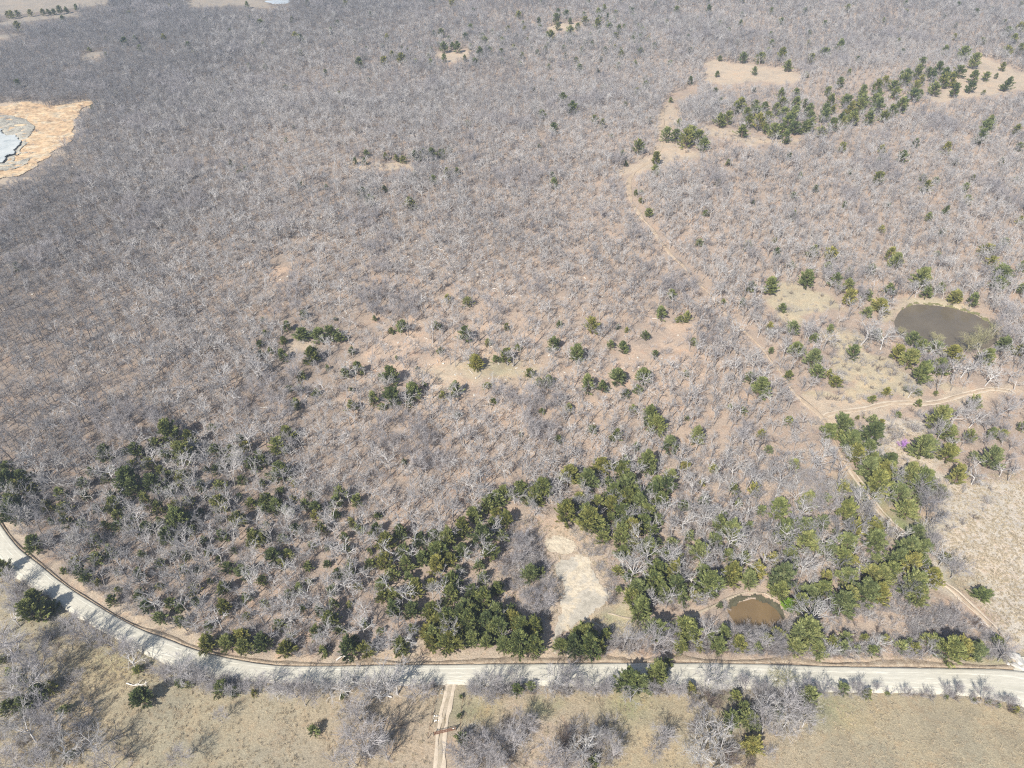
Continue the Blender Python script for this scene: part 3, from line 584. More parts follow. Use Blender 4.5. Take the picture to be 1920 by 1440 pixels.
def parse(s): return [tuple(float(v) if k < 3 else v for k, v in enumerate(e.split(','))) for e in s.split()]
cedars = []                                    # x, y, crown radius, tone
def tone_for(px, py, r):
    if py > 930 and px > 1400: return 'ced_y' if r < .62 else 'ced_m'
    if px > 1250 and py > 430: return 'ced_m' if r < .62 else ('ced_y' if r < .9 else 'ced_d')
    if px < 900: return 'ced_d' if r < .45 else 'ced_m'
    return 'ced_m' if r < .55 else 'ced_d'
def add_cedar(px, py, wpx, tone=None):
    x, y = unproj(px, py); d = y*CP + (CAM_H-gh(x, y))*SP; R = wpx/2*d/FPX
    R = min(max(R*(1.1 if py < 400 else 1.06 if (px > 1250 and py < 950) else 1.2), .6), 4.9)
    if R > 3.2: R = 3.2 + (R-3.2)*.6
    x, y = unproj(px, py, R*1.15); cedars.append((x, y, R, tone or tone_for(px, py, rs.random())))
for c in parse(CEDARS): add_cedar(*c)
nmain = len(cedars)
GROVES = [  # outline, spacing m, width px
 ([(725,1015),(760,1008),(800,1015),(835,1010),(870,985),(930,965),(955,975),(950,1020),(925,1050),(918,1100),(965,1150),(1015,1205),(1010,1218),(795,1218),(800,1195),(770,1190),(740,1160),(715,1110),(722,1060)], 3.9, (22, 38), 1),
 ([(790,1192),(830,1165),(900,1160),(985,1172),(1012,1216),(790,1218)], 3.0, (26, 40), 2),
 ([(1130,1020),(1190,1010),(1300,1000),(1400,1050),(1425,1090),(1340,1118),(1280,1130),(1170,1130),(1160,1080)], 5.0, (20, 34), 3),
 ([(1140,895),(1240,890),(1265,930),(1240,1000),(1200,1025),(1140,985),(1060,965),(1050,945),(1110,945)], 4.6, (22, 34), 4),
 ([(1440,950),(1560,960),(1620,1010),(1735,1020),(1735,1110),(1700,1125),(1560,1150),(1480,1150),(1440,1100)], 5.6, (22, 38), 5),
 ([(200,860),(330,830),(520,850),(560,920),(640,930),(720,980),(715,1200),(560,1225),(400,1200),(250,1140),(120,1060),(90,960)], 4.6, (12, 27), 6),
 ([(1300,1196),(1500,1195),(1600,1200),(1885,1210),(1885,1224),(1500,1222),(1300,1222)], 2.9, (16, 30), 7),
 ([(1450,470),(1560,480),(1680,520),(1690,580),(1600,590),(1540,540),(1460,520)], 11, (14, 26), 9),
 ([(1380,205),(1480,200),(1560,205),(1620,175),(1760,140),(1780,165),(1700,200),(1650,235),(1560,250),(1480,262),(1400,250)], 9.0, (14, 27), 10),
 ([(660,100),(1180,20),(1230,90),(1150,140),(900,125),(700,125)], 14, (8, 12), 11),
 ([(20,890),(60,900),(70,935),(20,955),(-60,940),(-60,890)], 4.5, (22, 32), 12),
 ([(1290,880),(1400,900),(1440,1000),(1380,1010),(1280,960)], 6.5, (14, 26), 13),
 ([(480,600),(700,600),(800,700),(800,770),(640,770),(540,740)], 9, (7, 18), 14),
 ([(1568,808),(1612,798),(1645,860),(1695,895),(1705,950),(1690,985),(1655,940),(1605,855)], 4.4, (24, 40), 15),
 ([(1000,-10),(1920,-10),(1920,150),(1400,200),(1000,300)], 27, (8, 12), 16),
 ([(1360,290),(1920,270),(1920,480),(1280,500)], 22, (8, 15), 17),
 ([(60,20),(700,20),(700,300),(400,340),(180,200)], 34, (6, 10), 18),
 ([(800,620),(1280,600),(1300,760),(1250,880),(1100,880),(800,780)], 12, (8, 18), 19),
 ([(1380,560),(1660,640),(1740,740),(1540,770),(1440,700)], 11, (9, 20), 20)]
for P, r, (w0, w1), sd in GROVES:
    g = np.random.default_rng(900+sd)
    for x, y in poisson(wpoly(P), r, 40+sd):
        if min((x-a)**2+(y-b)**2 for a, b, *_ in cedars[:nmain]) < (r*.62)**2: continue
        px, py = project(x, y, gh(x, y)); d = y*CP + CAM_H*SP
        R = g.uniform(w0, w1)/2*d/FPX
        cedars.append((x, y, min(R*1.12, 3.9), tone_for(px, py, g.random())))

# bare trees told apart: crown middle, crown radius in photograph pixels, kind
BARES = """10,1210,40,elm 60,1238,40,elm 35,1262,44,elm 62,1270,36,oak 15,1292,40,oak 85,1330,40,elm 98,1368,34,elm 45,1367,42,oak 112,1402,34,oak 165,1387,38,oak 192,1422,28,elm 20,1412,40,elm 72,1427,36,elm 0,1345,36,oak 145,1262,15,elm 335,1400,30,elm 415,1332,20,elm 230,1210,22,elm 20,1085,24,elm 35,1130,30,elm 22,1155,28,oak 150,1180,34,elm 176,1190,26,elm 202,1200,24,elm 128,1168,24,elm 238,1213,26,elm
300,1255,26,elm 330,1250,34,elm 355,1255,30,oak 376,1267,24,elm 402,1280,20,elm 428,1284,20,elm 465,1288,20,elm 495,1278,24,elm 512,1294,20,oak 545,1280,36,elm 565,1302,28,elm 585,1292,26,elm 612,1276,38,oak 655,1272,26,oak 692,1292,26,elm 708,1280,46,oak 740,1276,40,oak 775,1287,28,elm 800,1292,20,elm 668,1328,32,elm 660,1350,24,elm 685,1385,54,elm 662,1412,36,elm 722,1405,30,elm 905,1270,32,oak 935,1275,30,elm 915,1297,24,elm 890,1294,16,elm 962,1272,22,elm 1035,1275,34,oak 1065,1268,30,elm 1040,1292,22,elm 1085,1282,16,elm 1105,1280,24,elm 1135,1280,22,elm 1130,1293,18,elm 1185,1300,24,oak 1267,1276,24,oak 1277,1293,18,elm 1255,1293,18,elm 1222,1292,18,elm 1332,1270,30,oak 1352,1268,30,oak 1375,1275,20,oak 1405,1280,22,elm 1425,1288,18,elm 1300,1312,20,elm 1322,1322,20,elm 1462,1268,26,bud 1440,1294,22,elm 1480,1312,36,elm 1506,1332,30,elm 1455,1332,38,oak 1477,1347,32,oak 1513,1347,28,oak 1440,1352,32,elm 1430,1327,30,oak 1512,1285,20,elm 1550,1288,24,elm 1620,1288,22,elm 1650,1286,14,elm 1605,1283,14,elm 1703,1290,14,elm 1737,1296,8,elm 1778,1292,15,elm 1800,1293,18,elm 1824,1302,9,elm 1855,1296,24,elm 1880,1313,13,elm 1900,1315,14,elm 1886,1308,11,elm
980,1356,32,elm 965,1388,36,elm 870,1400,40,elm 900,1388,32,elm 925,1402,34,elm 942,1372,22,elm 880,1432,34,elm 915,1432,32,elm 1120,1358,32,oak 1142,1385,24,elm 1152,1407,26,elm 1125,1382,28,oak 1062,1380,20,dark 1030,1412,34,elm 1095,1407,34,oak 1050,1432,36,elm 1090,1432,28,elm 1238,1368,30,elm 1228,1398,28,elm 1252,1382,18,elm 1330,1372,44,oak 1315,1402,36,oak 1352,1402,36,oak 1335,1434,34,oak 1370,1422,24,dark 1402,1432,18,dark 1335,1318,20,dark
1537,1145,46,oak 1400,1196,20,elm 1432,1200,22,elm 1384,1188,18,elm 1455,1192,20,elm 1415,1188,16,oak 1187,1068,33,oak 1218,1035,30,oak 1550,842,26,oak 1467,895,30,oak 1500,922,28,oak 1627,615,30,oak 1662,628,26,oak 1835,885,26,oak 1795,778,30,oak 1830,778,26,oak 1600,848,20,oak 1285,972,30,oak 1495,975,24,oak 1437,1040,26,oak 1423,1022,24,oak 1525,1085,22,oak 1545,990,30,oak 1620,1057,26,oak 1775,1037,30,oak 1800,1057,30,elm 1755,1012,24,elm 1633,1150,14,oak 1233,1195,34,elm 1260,1187,24,elm 1890,1217,28,elm 1085,930,26,oak 1003,945,26,oak 965,925,22,oak 1065,893,26,oak 1650,1205,20,oak 1745,1210,22,oak 1560,1210,22,oak 1600,1215,18,oak 970,1010,22,elm 985,1000,20,elm 960,1040,22,elm 985,1030,22,elm 1010,1110,26,elm 1025,1125,24,elm 990,1130,24,elm 1035,1095,20,elm 1850,628,26,bud 1820,640,20,bud 1690,620,10,bud 1757,633,14,bud 1250,60,8,elm 1875,600,24,elm 1890,575,24,elm 1895,620,22,elm 1860,700,24,oak 1880,760,28,oak 1710,730,16,oak"""
bares = []                                      # x, y, height, crown radius, kind
for px, py, r, k in parse(BARES):
    x, y = unproj(px, py); d = y*CP + (CAM_H-gh(x, y))*SP; R = r*d/FPX*(.88 if k == 'elm' else 1)
    H = {'oak': 2.05, 'elm': 2.8, 'bud': 2.1, 'dark': 2.0}[k]*R; H *= 1.15 if (k == 'elm' and px < 250 and py > 1200) else 1.0; H = min(max(H, 1.6), 15)
    x, y = unproj(px, py, H*.62); bares.append([x, y, H, R, k, 1])
bares.append([*unproj(1694, 834, 1.5), 3.4, 1.9, 'pink', 1]); bares.append([*unproj(1583, 808, 1.2), 2.2, 1.0, 'pink', 1])
nbare = len(bares)

# the woods between: scattered by the density read off each part of the land
sp = 2.65
hx = np.arange(-640, 640, sp); hy = np.arange(84, 1000, sp*.87)
HX, HY = np.meshgrid(hx, hy); HX = HX + (np.arange(len(hy)) % 2)[:, None]*sp/2
fx = (HX + rs.uniform(-.46, .46, HX.shape)*sp).ravel(); fy = (HY + rs.uniform(-.46, .46, HY.shape)*sp).ravel()
fz = ground_h(fx, fy); fH = (rs.normal(6.5, 1.3, fx.shape)*(.85+.35*vnoise(fx, fy, 45, 71))).clip(4.0, 11)
u0, v0 = project(fx, fy, fz); u5, v5 = project(fx, fy, fz+fH*.45); u9, v9 = project(fx, fy, fz+fH*.85)
keep = (u0 > -170) & (u0 < 2090) & (v0 > -190)
keep &= ~inpoly(fx, fy, Wsouth) & (sdist(fx, fy, Wsouth) > 8.6)
dens = np.full(fx.shape, .56)
dens *= .86 + .32*vnoise(fx, fy, 22, 33)
dens = np.where((v0 > 330) & (v0 < 900) & (u0 < 1400), dens*1.18, dens)
dens = np.where((v0 > 900) & (u0 < 720), dens*1.05, dens)
dens = np.where(v0 < 250, dens*1.35, dens)
dens = np.where((u0 < 500) & (v0 < 700), dens*1.2, dens)
SPARSE = [([(470,590),(700,600),(1000,620),(1240,590),(1320,600),(1300,680),(1220,760),(1000,760),(800,780),(600,780),(520,720)], .62),
          ([(1430,520),(1650,540),(1700,560),(1660,640),(1750,720),(1880,700),(2000,720),(2000,930),(1790,940),(1740,900),(1600,790),(1520,740),(1440,620)], .5),
          ([(1480,1130),(1760,1120),(1900,1200),(1900,1235),(1380,1235),(1340,1160)], .45),
          ([(1300,850),(1560,850),(1650,980),(1740,1060),(1720,1140),(1480,1150),(1400,1100),(1160,1130),(1130,1010),(1240,1000)], .85),
          ([(715,1010),(950,960),(955,1010),(920,1110),(1025,1215),(790,1222),(715,1140)], .55),
          ([(1340,170),(1740,120),(1780,170),(1640,250),(1480,270),(1360,250)], .5)]
for P, k in SPARSE: dens = np.where(inpoly(u0, v0, P), dens*k, dens)
keep &= rs.random(fx.shape) < dens
NO = [P for P, c, s in FIELDS] + [POND_BIG, POND_SMALL, QUARRY, CLAY, POND_FAR,
      [(1345,1120),(1480,1110),(1485,1190),(1350,1190)]]
for P in NO:
    keep &= ~inpoly(u0, v0, P)
    if P[0] == (755,1236): continue
    keep &= ~inpoly(u5, v5, P)
    keep &= ~(inpoly(u9, v9, P) & (rs.random(fx.shape) < .8))
for L in (TRAIL_N, TRAIL_E, TRAIL_POND):
    LL = [(a, b) for a, b, c in L]; hw = np.where((v0 > 430) & (v0 < 745) & (u0 < 1520), 1.2, 5.0)
    keep &= (segdist(u0, v0, LL) > hw + 4) & ((segdist(u5, v5, LL) > hw+3) | (rs.random(fx.shape) < .12)) & ((segdist(u9, v9, LL) > hw) | (rs.random(fx.shape) < .3))
# not inside a cedar or another picked-out tree
kx = np.array([c[0] for c in cedars]); ky = np.array([c[1] for c in cedars]); kr = np.array([c[2] for c in cedars])
bx = np.array([b[0] for b in bares]); by = np.array([b[1] for b in bares]); br_ = np.array([b[3] for b in bares])
idx = np.where(keep)[0]
for s in range(0, len(idx), 2000):
    q = idx[s:s+2000]
    lz = ((v0[q] > 840) & (u0[q] < 720))[:, None]
    dd = (np.hypot(fx[q][:, None]-kx, fy[q][:, None]-ky) < kr*.55) | (lz & (np.abs(fx[q][:, None]-kx+.6) < kr*.75) & (ky - fy[q][:, None] < kr*.6 + 1.6) & (ky - fy[q][:, None] > -kr*.5))
    d2 = np.hypot(fx[q][:, None]-bx, fy[q][:, None]-by) < br_*.8
    keep[q[dd.any(1) | d2.any(1)]] = False
idx = np.where(keep)[0]
print('scattered bare trees', len(idx), 'cedars', len(cedars))
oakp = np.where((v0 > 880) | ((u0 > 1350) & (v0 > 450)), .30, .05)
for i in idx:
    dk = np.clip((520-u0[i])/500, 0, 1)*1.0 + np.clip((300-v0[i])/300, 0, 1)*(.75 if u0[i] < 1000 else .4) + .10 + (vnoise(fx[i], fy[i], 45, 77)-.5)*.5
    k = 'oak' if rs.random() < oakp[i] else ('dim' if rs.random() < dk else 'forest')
    if vnoise(fx[i], fy[i], 16, 88) > .80 and not (v0[i] > 850 and u0[i] < 720): k = 'elm'
    H = fH[i]*(1.1 if k == 'elm' else 1)*(.92 if k == 'oak' else 1.0)*(1.12 if v0[i] > 880 else 1.0)
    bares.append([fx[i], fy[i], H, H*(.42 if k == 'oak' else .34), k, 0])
# ------------------------------------------------------------------ which trees are things of their own: the 290 that show largest of each kind
def size_px(x, y, H): return H*FPX/(y*CP + (CAM_H)*SP)
def in_frame(x, y, H):
    a, b = project(x, y, gh(x, y)+H*.4); return -10 < a < 1930 and -10 < b < 1450
def pick(items, hf, n, forced=None):
    sc = []
    for i, it in enumerate(items):
        if not in_frame(it[0], it[1], hf(it)): continue
        sc.append((-(size_px(it[0], it[1], hf(it)) + (1000 if forced and forced(it) else 0)), i))
    return set(i for _, i in sorted(sc)[:n])
ced_own = pick(cedars, lambda c: 2.7*c[2], 292)
bare_own = pick(bares, lambda b: b[2], 292, lambda b: b[5])

# ------------------------------------------------------------------ words for where a tree stands
def band(v, cuts, words):
    for c, w_ in zip(cuts, words): 
        if v < c: return w_
    return words[-1]
def place(x, y):
    u, v = project(x, y, gh(x, y))
    south = bool(inpoly([x], [y], Wsouth)[0]); rd = float(segdist([x], [y], [tuple(p) for p in RB[::6]])[0])
    if south:
        if rd < 8.5:
            if u < 235: return 'verge below the left road bend'
            return band(u, (400, 545, 690, 830, 1010, 1150, 1290, 1440, 1600), ('verge under the curving road', 'verge where the road straightens', 'verge left of the driveway', 'verge beside the driveway mouth', 'verge right of the driveway', 'verge at mid road', 'verge by the big roadside cedars', 'verge below the brown pond', 'verge above right pasture', 'verge by the whitest road'))
        if u < 235: return 'bottom left corner thicket'
        return band(u, (560, 840, 1010, 1200, 1290, 1460), ('open left pasture', 'pasture left of the gate', 'thicket right of the gate', 'lower middle pasture thicket', 'reddish middle pasture', 'thicket beneath the roadside cedars', 'thicket edging the right pasture'))
    if v > 1165:
        return band(u, (330, 480, 640, 780, 1030, 1180, 1340, 1500, 1640, 1780), ('wood above the road bend', 'wood above the curving road', 'wood left of the dirt gully', 'wood by the dirt gully', 'dense grove by the road', 'road edge below the clay', 'road edge below the footpath', 'road edge below the brown pond', 'road edge right of the pond', 'roadside hedge of small cedars', 'roadside hedge by the junction'))
    if v > 1060:
        return band(u, (230, 400, 560, 710, 930, 1150, 1340, 1480, 1620, 1760), ('wood inside the road bend', 'mixed wood above the bend', 'mixed wood left of the grove', 'wood beside the dark grove', 'dark grove left of the clay', 'brush beside the clay pan', 'grove right of the clay pan', 'wood above the brown pond', 'wood right of the brown pond', 'yellow grove by the track', 'meadow beside the track'))
    if v > 960:
        return band(u, (150, 330, 520, 710, 940, 1150, 1330, 1480, 1640, 1780), ('slope at the left edge', 'left mixed slope', 'lower left slope', 'slope left of the grove', 'top of the dark grove', 'brush above the clay pan', 'grove above the clay pan', 'middle right wood', 'wood left of the track', 'wood along the lower track', 'meadow edge by the track'))
    if v > 860:
        return band(u, (120, 330, 560, 900, 1060, 1290, 1480, 1640, 1800), ('left edge cedar clump', 'left slope cedar belt', 'upper left cedar belt', 'lower central wood', 'wood above the clay clearing', 'grove above the clearing', 'right central wood', 'wood beside the curved track', 'green belt by the track', 'meadow top'))
    if v > 740:
        return band(u, (560, 900, 1300, 1540, 1720), ('left central wood', 'central wood', 'right of centre wood', 'wood left of the junction', 'junction of the two tracks', 'wood above the pale meadow'))
    if v > 600:
        return band(u, (640, 860, 1080, 1320, 1560, 1660), ('small clearing, left of centre', 'cedar string left of centre', 'central cedar string', 'cedar string right of centre', 'wood left of the grey pond', 'scrub left of the grey pond', 'near shore of the grey pond'))
    if v > 430: return band(u, (1300, 1600, 1700), ('middle wood', 'scrub clearing above the track', 'scrub left of the grey pond', 'far shore of the grey pond'))
    return band(u, (700, 1200, 1360, 1560), ('far left wood', 'far middle wood', 'upper bend of the track', 'far right cedar band', 'far right corner band'))
ORD = ['first', 'second', 'third', 'fourth', 'fifth', 'sixth', 'seventh', 'eighth', 'ninth', 'tenth']
def rows_of(items):
    """items: [(key, x, y)] -> {key: 'third from left, second row'}; rows run from the camera outwards"""
    it = sorted(items, key=lambda q: -project(q[1], q[2], 0)[1]); n = len(it)
    nr = max(1, math.ceil(n/6)); out = {}; per = math.ceil(n/nr)
    for r in range(nr):
        row = sorted(it[r*per:(r+1)*per], key=lambda q: project(q[1], q[2], 0)[0])
        for k, q in enumerate(row):
            if n == 1: out[q[0]] = 'lone one of its kind'
            else:
                a = ORD[k] + ' from left' if len(row) > 1 else 'alone'
                out[q[0]] = a + ('' if nr == 1 else (', ' + (('front' if r == 0 else 'back') if nr == 2 else ('nearest' if r == 0 else 'farthest' if r == nr-1 else ORD[r])) + ' row'))
    return out

def put(root_name, parts, x, y, rz, sc, tilt=(0, 0), z=None, **props):
    e = bpy.data.objects.new(root_name, None); C.objects.link(e); e.empty_display_size = .5
    e.location = (x, y, gh(x, y)-.05 if z is None else z); e.rotation_euler = (tilt[0], tilt[1], rz); e.scale = sc
    for k, v in props.items(): e[k] = v
    for nm, me in parts:
        o = bpy.data.objects.new(nm, me); C.objects.link(o); o.parent = e
    return e

# evergreens as things
TONE = {'ced_d': 'dark green', 'ced_m': 'olive green', 'ced_y': 'yellowish green', 'grn': 'bright green'}
groups = {}
for i in ced_own: groups.setdefault(place(*cedars[i][:2]), []).append((i, cedars[i][0], cedars[i][1]))
g5 = np.random.default_rng(55)
for reg, its in groups.items():
    names = rows_of(its)
    for i, x, y in its:
        _, _, R, tone = cedars[i]
        s = R/2.45; hs = s*g5.uniform(.8, 1.2)*(1.0 if y < 200 else .85 if y < 380 else .66)
        szw = 'tiny' if R < 1.1 else 'small' if R < 1.8 else 'middling' if R < 2.5 else 'large'
        T, K = CED[tone, int(g5.integers(5))]
        put('cedar_tree', (('trunk', T), ('crown', K)), x, y, g5.uniform(0, 6.28), (s, s, hs), (g5.normal(0, .03), g5.normal(0, .03)),
            label=f'{szw} {TONE[tone]} cedar, {names[i]}, {reg}', category='cedar', group='cedars scattered over the land')
x, y = unproj(1479, 1137, 1.5)
put('leafy_tree', (('trunk', CED['grn', 0][0]), ('crown', CED['grn', 0][1])), x, y, 1., (.72, .72, .8), label='small bright fresh green tree right of the brown pond', category='leafy tree')
x, y = unproj(1840, 1117, 1.5)
put('round_bush', (('trunk', CED['ced_d', 1][0]), ('crown', CED['ced_d', 1][1])), x, y, 1., (1.05, 1.05, .62), label='round dark bush alone in the pale meadow beside the track', category='bush')

# bare trees as things
groups = {}
for i in bare_own: groups.setdefault(place(*bares[i][:2]), []).append((i, bares[i][0], bares[i][1]))
WORD = {'oak': 'white limbed bare', 'elm': 'lavender twiggy bare', 'forest': 'slim pale bare', 'dim': 'slim dim bare', 'bud': 'olive', 'dark': 'dark brown bare', 'pink': 'magenta blossoming'}
for reg, its in groups.items():
    names = rows_of(its)
    for i, x, y in its:
        _, _, H, R, k, _f = bares[i]
        v = int(g5.integers(2 if k in ('bud', 'pink', 'dark') else 6)); T, K, r95, zt = BARE[k, v]
        sh = H/zt; sw = R/r95*1.0
        sw = min(max(sw, sh*.55), sh*1.9)
        szw = 'low' if H < 4.5 else 'middling' if H < 8.5 else 'tall'
        nm, kd, ct = ('bare_tree', 'tree', 'bare tree') if k not in ('bud', 'pink') else (('budding_tree', 'tree', 'budding tree') if k == 'bud' else ('blossom_tree', 'tree', 'blossom tree'))
        lab = f'{szw} {WORD[k]} {kd}, {names[i]}, {reg}'
        if k == 'pink': lab = 'magenta blossoming small tree standing in the pale meadow' if H > 3 else 'tiny magenta blossoming tree among cedars at the track junction'
        put(nm, (('trunk', T), ('crown', K)), x, y, g5.uniform(0, 6.28), (sw, sw, sh), (g5.normal(0, .05), g5.normal(0, .05)), label=lab, category=ct, group='leafless trees over the land')

# ------------------------------------------------------------------ what nobody could count
def lib(name, meshes):
    c = bpy.data.collections.new(name)
    for k, me in enumerate(meshes): c.objects.link(bpy.data.objects.new(f'{name}_{k:02d}', me))
    return c
def stuff(name, coll, pts, idx, rot, scl, label):
    P = np.asarray(pts, np.float32); me = bpy.data.meshes.new(name); me.vertices.add(len(P)); me.vertices.foreach_set('co', P.ravel())
    for an, ty, d, f in (('idx', 'INT', np.asarray(idx, np.int32), 'value'), ('rot', 'FLOAT_VECTOR', np.asarray(rot, np.float32), 'vector'), ('scl', 'FLOAT_VECTOR', np.asarray(scl, np.float32), 'vector')):
        a = me.attributes.new(an, ty, 'POINT'); a.data.foreach_set(f, np.ascontiguousarray(d).ravel())
    o = bpy.data.objects.new(name, me); C.objects.link(o); o['kind'] = 'stuff'; o['label'] = label
    ng = bpy.data.node_groups.new(name, 'GeometryNodeTree')
    ng.interface.new_socket('Geometry', in_out='INPUT', socket_type='NodeSocketGeometry'); ng.interface.new_socket('Geometry', in_out='OUTPUT', socket_type='NodeSocketGeometry')
    i = ng.nodes.new('NodeGroupInput'); out = ng.nodes.new('NodeGroupOutput')
    ci = ng.nodes.new('GeometryNodeCollectionInfo'); ci.inputs['Collection'].default_value = coll
    ci.inputs['Separate Children'].default_value = True; ci.inputs['Reset Children'].default_value = True
    ip = ng.nodes.new('GeometryNodeInstanceOnPoints'); ip.inputs['Pick Instance'].default_value = True
    def na(n, ty):
        q = ng.nodes.new('GeometryNodeInputNamedAttribute'); q.data_type = ty; q.inputs['Name'].default_value = n; return q.outputs['Attribute']
    er = ng.nodes.new('FunctionNodeEulerToRotation'); L = ng.links
    L.new(i.outputs[0], ip.inputs['Points']); L.new(ci.outputs[0], ip.inputs['Instance'])
    L.new(na('idx', 'INT'), ip.inputs['Instance Index']); L.new(na('rot', 'FLOAT_VECTOR'), er.inputs[0]); L.new(er.outputs[0], ip.inputs['Rotation'])
    L.new(na('scl', 'FLOAT_VECTOR'), ip.inputs['Scale']); L.new(ip.outputs[0], out.inputs[0])
    md = o.modifiers.new('scatter', 'NODES'); md.node_group = ng
    return o
def both(T, K, mt, mk):
    V, F = join([T, K]); return mesh('light_tree', V, F, [M[mt], M[mk]], np.r_[np.zeros(len(T[1]), int), np.ones(len(K[1]), int)])
KIND = {'forest': list(range(0, 9)), 'oak': list(range(9, 13)), 'elm': list(range(13, 16)), 'dim': list(range(16, 24))}
LT = []
info = []
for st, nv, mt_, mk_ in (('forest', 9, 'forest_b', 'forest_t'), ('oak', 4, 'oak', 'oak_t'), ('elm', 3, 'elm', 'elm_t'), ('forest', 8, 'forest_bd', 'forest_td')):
    for k in range(nv):
        T, K = bare_parts(700+k*13+len(mk_)*3, 10.0, .95+.12*(k % 3-1), st, True)
        LT.append(both(T, K, mt_, mk_)); info.append((float(np.percentile(np.hypot(K[0][:, 0], K[0][:, 1]), 93)), float(K[0][:, 2].max())))
rest = [b for i, b in enumerate(bares) if i not in bare_own]
kk = {'bud': 'elm', 'pink': 'elm', 'dark': 'elm'}
ix = np.array([KIND[kk.get(b[4], b[4])][int(g5.integers(len(KIND[kk.get(b[4], b[4])])))] for b in rest])
XY = np.array([(b[0], b[1]) for b in rest]); Hh = np.array([b[2] for b in rest]); Rr = np.array([b[3] for b in rest])
zt = np.array([info[i][1] for i in ix]); r9 = np.array([info[i][0] for i in ix])
sh = Hh/zt; sw = np.clip(Rr/r9, sh*.75, sh*1.45)
stuff('bare_woodland', lib('light_bare_trees', LT), np.c_[XY, ground_h(XY[:, 0], XY[:, 1])-.05], ix,
      np.c_[g5.normal(0, .05, len(rest)), g5.normal(0, .05, len(rest)), g5.uniform(0, 6.28, len(rest))], np.c_[sw, sw, sh], 'grey leafless woodland spreading to the far fields')
LC = []
for cm in ('ced_d', 'ced_m', 'ced_y'):
    for k in range(4):
        T, K = cedar_parts(800+k*9, 6.1, 2.75, True, k % 2)
        V, F = join([T, (K[0], K[1])])
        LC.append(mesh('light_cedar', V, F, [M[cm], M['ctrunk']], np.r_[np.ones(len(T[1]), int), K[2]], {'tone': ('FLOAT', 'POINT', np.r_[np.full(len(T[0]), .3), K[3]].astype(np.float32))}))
rest = [c for i, c in enumerate(cedars) if i not in ced_own]
XY = np.array([(c[0], c[1]) for c in rest]); s = np.array([c[2]/2.45 for c in rest])
ix = np.array([('ced_d', 'ced_m', 'ced_y').index(c[3])*4 + int(g5.integers(4)) for c in rest])
stuff('far_cedar_woodland', lib('light_cedars', LC), np.c_[XY, ground_h(XY[:, 0], XY[:, 1])-.05], ix, np.c_[np.zeros((len(rest), 2)), g5.uniform(0, 6.28, len(rest))],
      np.c_[s, s, s*g5.uniform(.75, 1.1, len(rest))], 'small dark green cedars dotted through the far woods')

# low brush, leafless
def scatter_px(poly, n, seed, dpow=1):
    g = np.random.default_rng(seed); W = wpoly(poly); xs = [p[0] for p in W]; ys = [p[1] for p in W]
    a = g.uniform(min(xs), max(xs), n*6); b = g.uniform(min(ys), max(ys), n*6)
    k = inpoly(a, b, W) & (g.random(n*6) < .25 + .9*vnoise(a, b, 7, seed))
    return np.c_[a[k], b[k]][:n]
def clear_of_ways(P, road=True):
    u, v = project(P[:, 0], P[:, 1], ground_h(P[:, 0], P[:, 1])); k = np.ones(len(P), bool)
    for L in (TRAIL_N, TRAIL_E, TRAIL_POND, [(a, b, c) for a, b, c in DRIVE]):
        k &= segdist(u, v, [(a, b) for a, b, c in L]) > 11
    for nm, W, lev in ponds: k &= sdist(P[:, 0], P[:, 1], W) > (.6 if nm != 'quarry' else 6)
    k &= ~inpoly(u, v, CLAY) & ~inpoly(u, v, CLAY_B)
    if road: k &= ~inpoly(P[:, 0], P[:, 1], [tuple(p) for p in RT[::5]] + [tuple(p) for p in RB[::-5]]) & (segdist(P[:, 0], P[:, 1], [tuple(p) for p in RT[::6]]) > 2.6)
    return P[k]
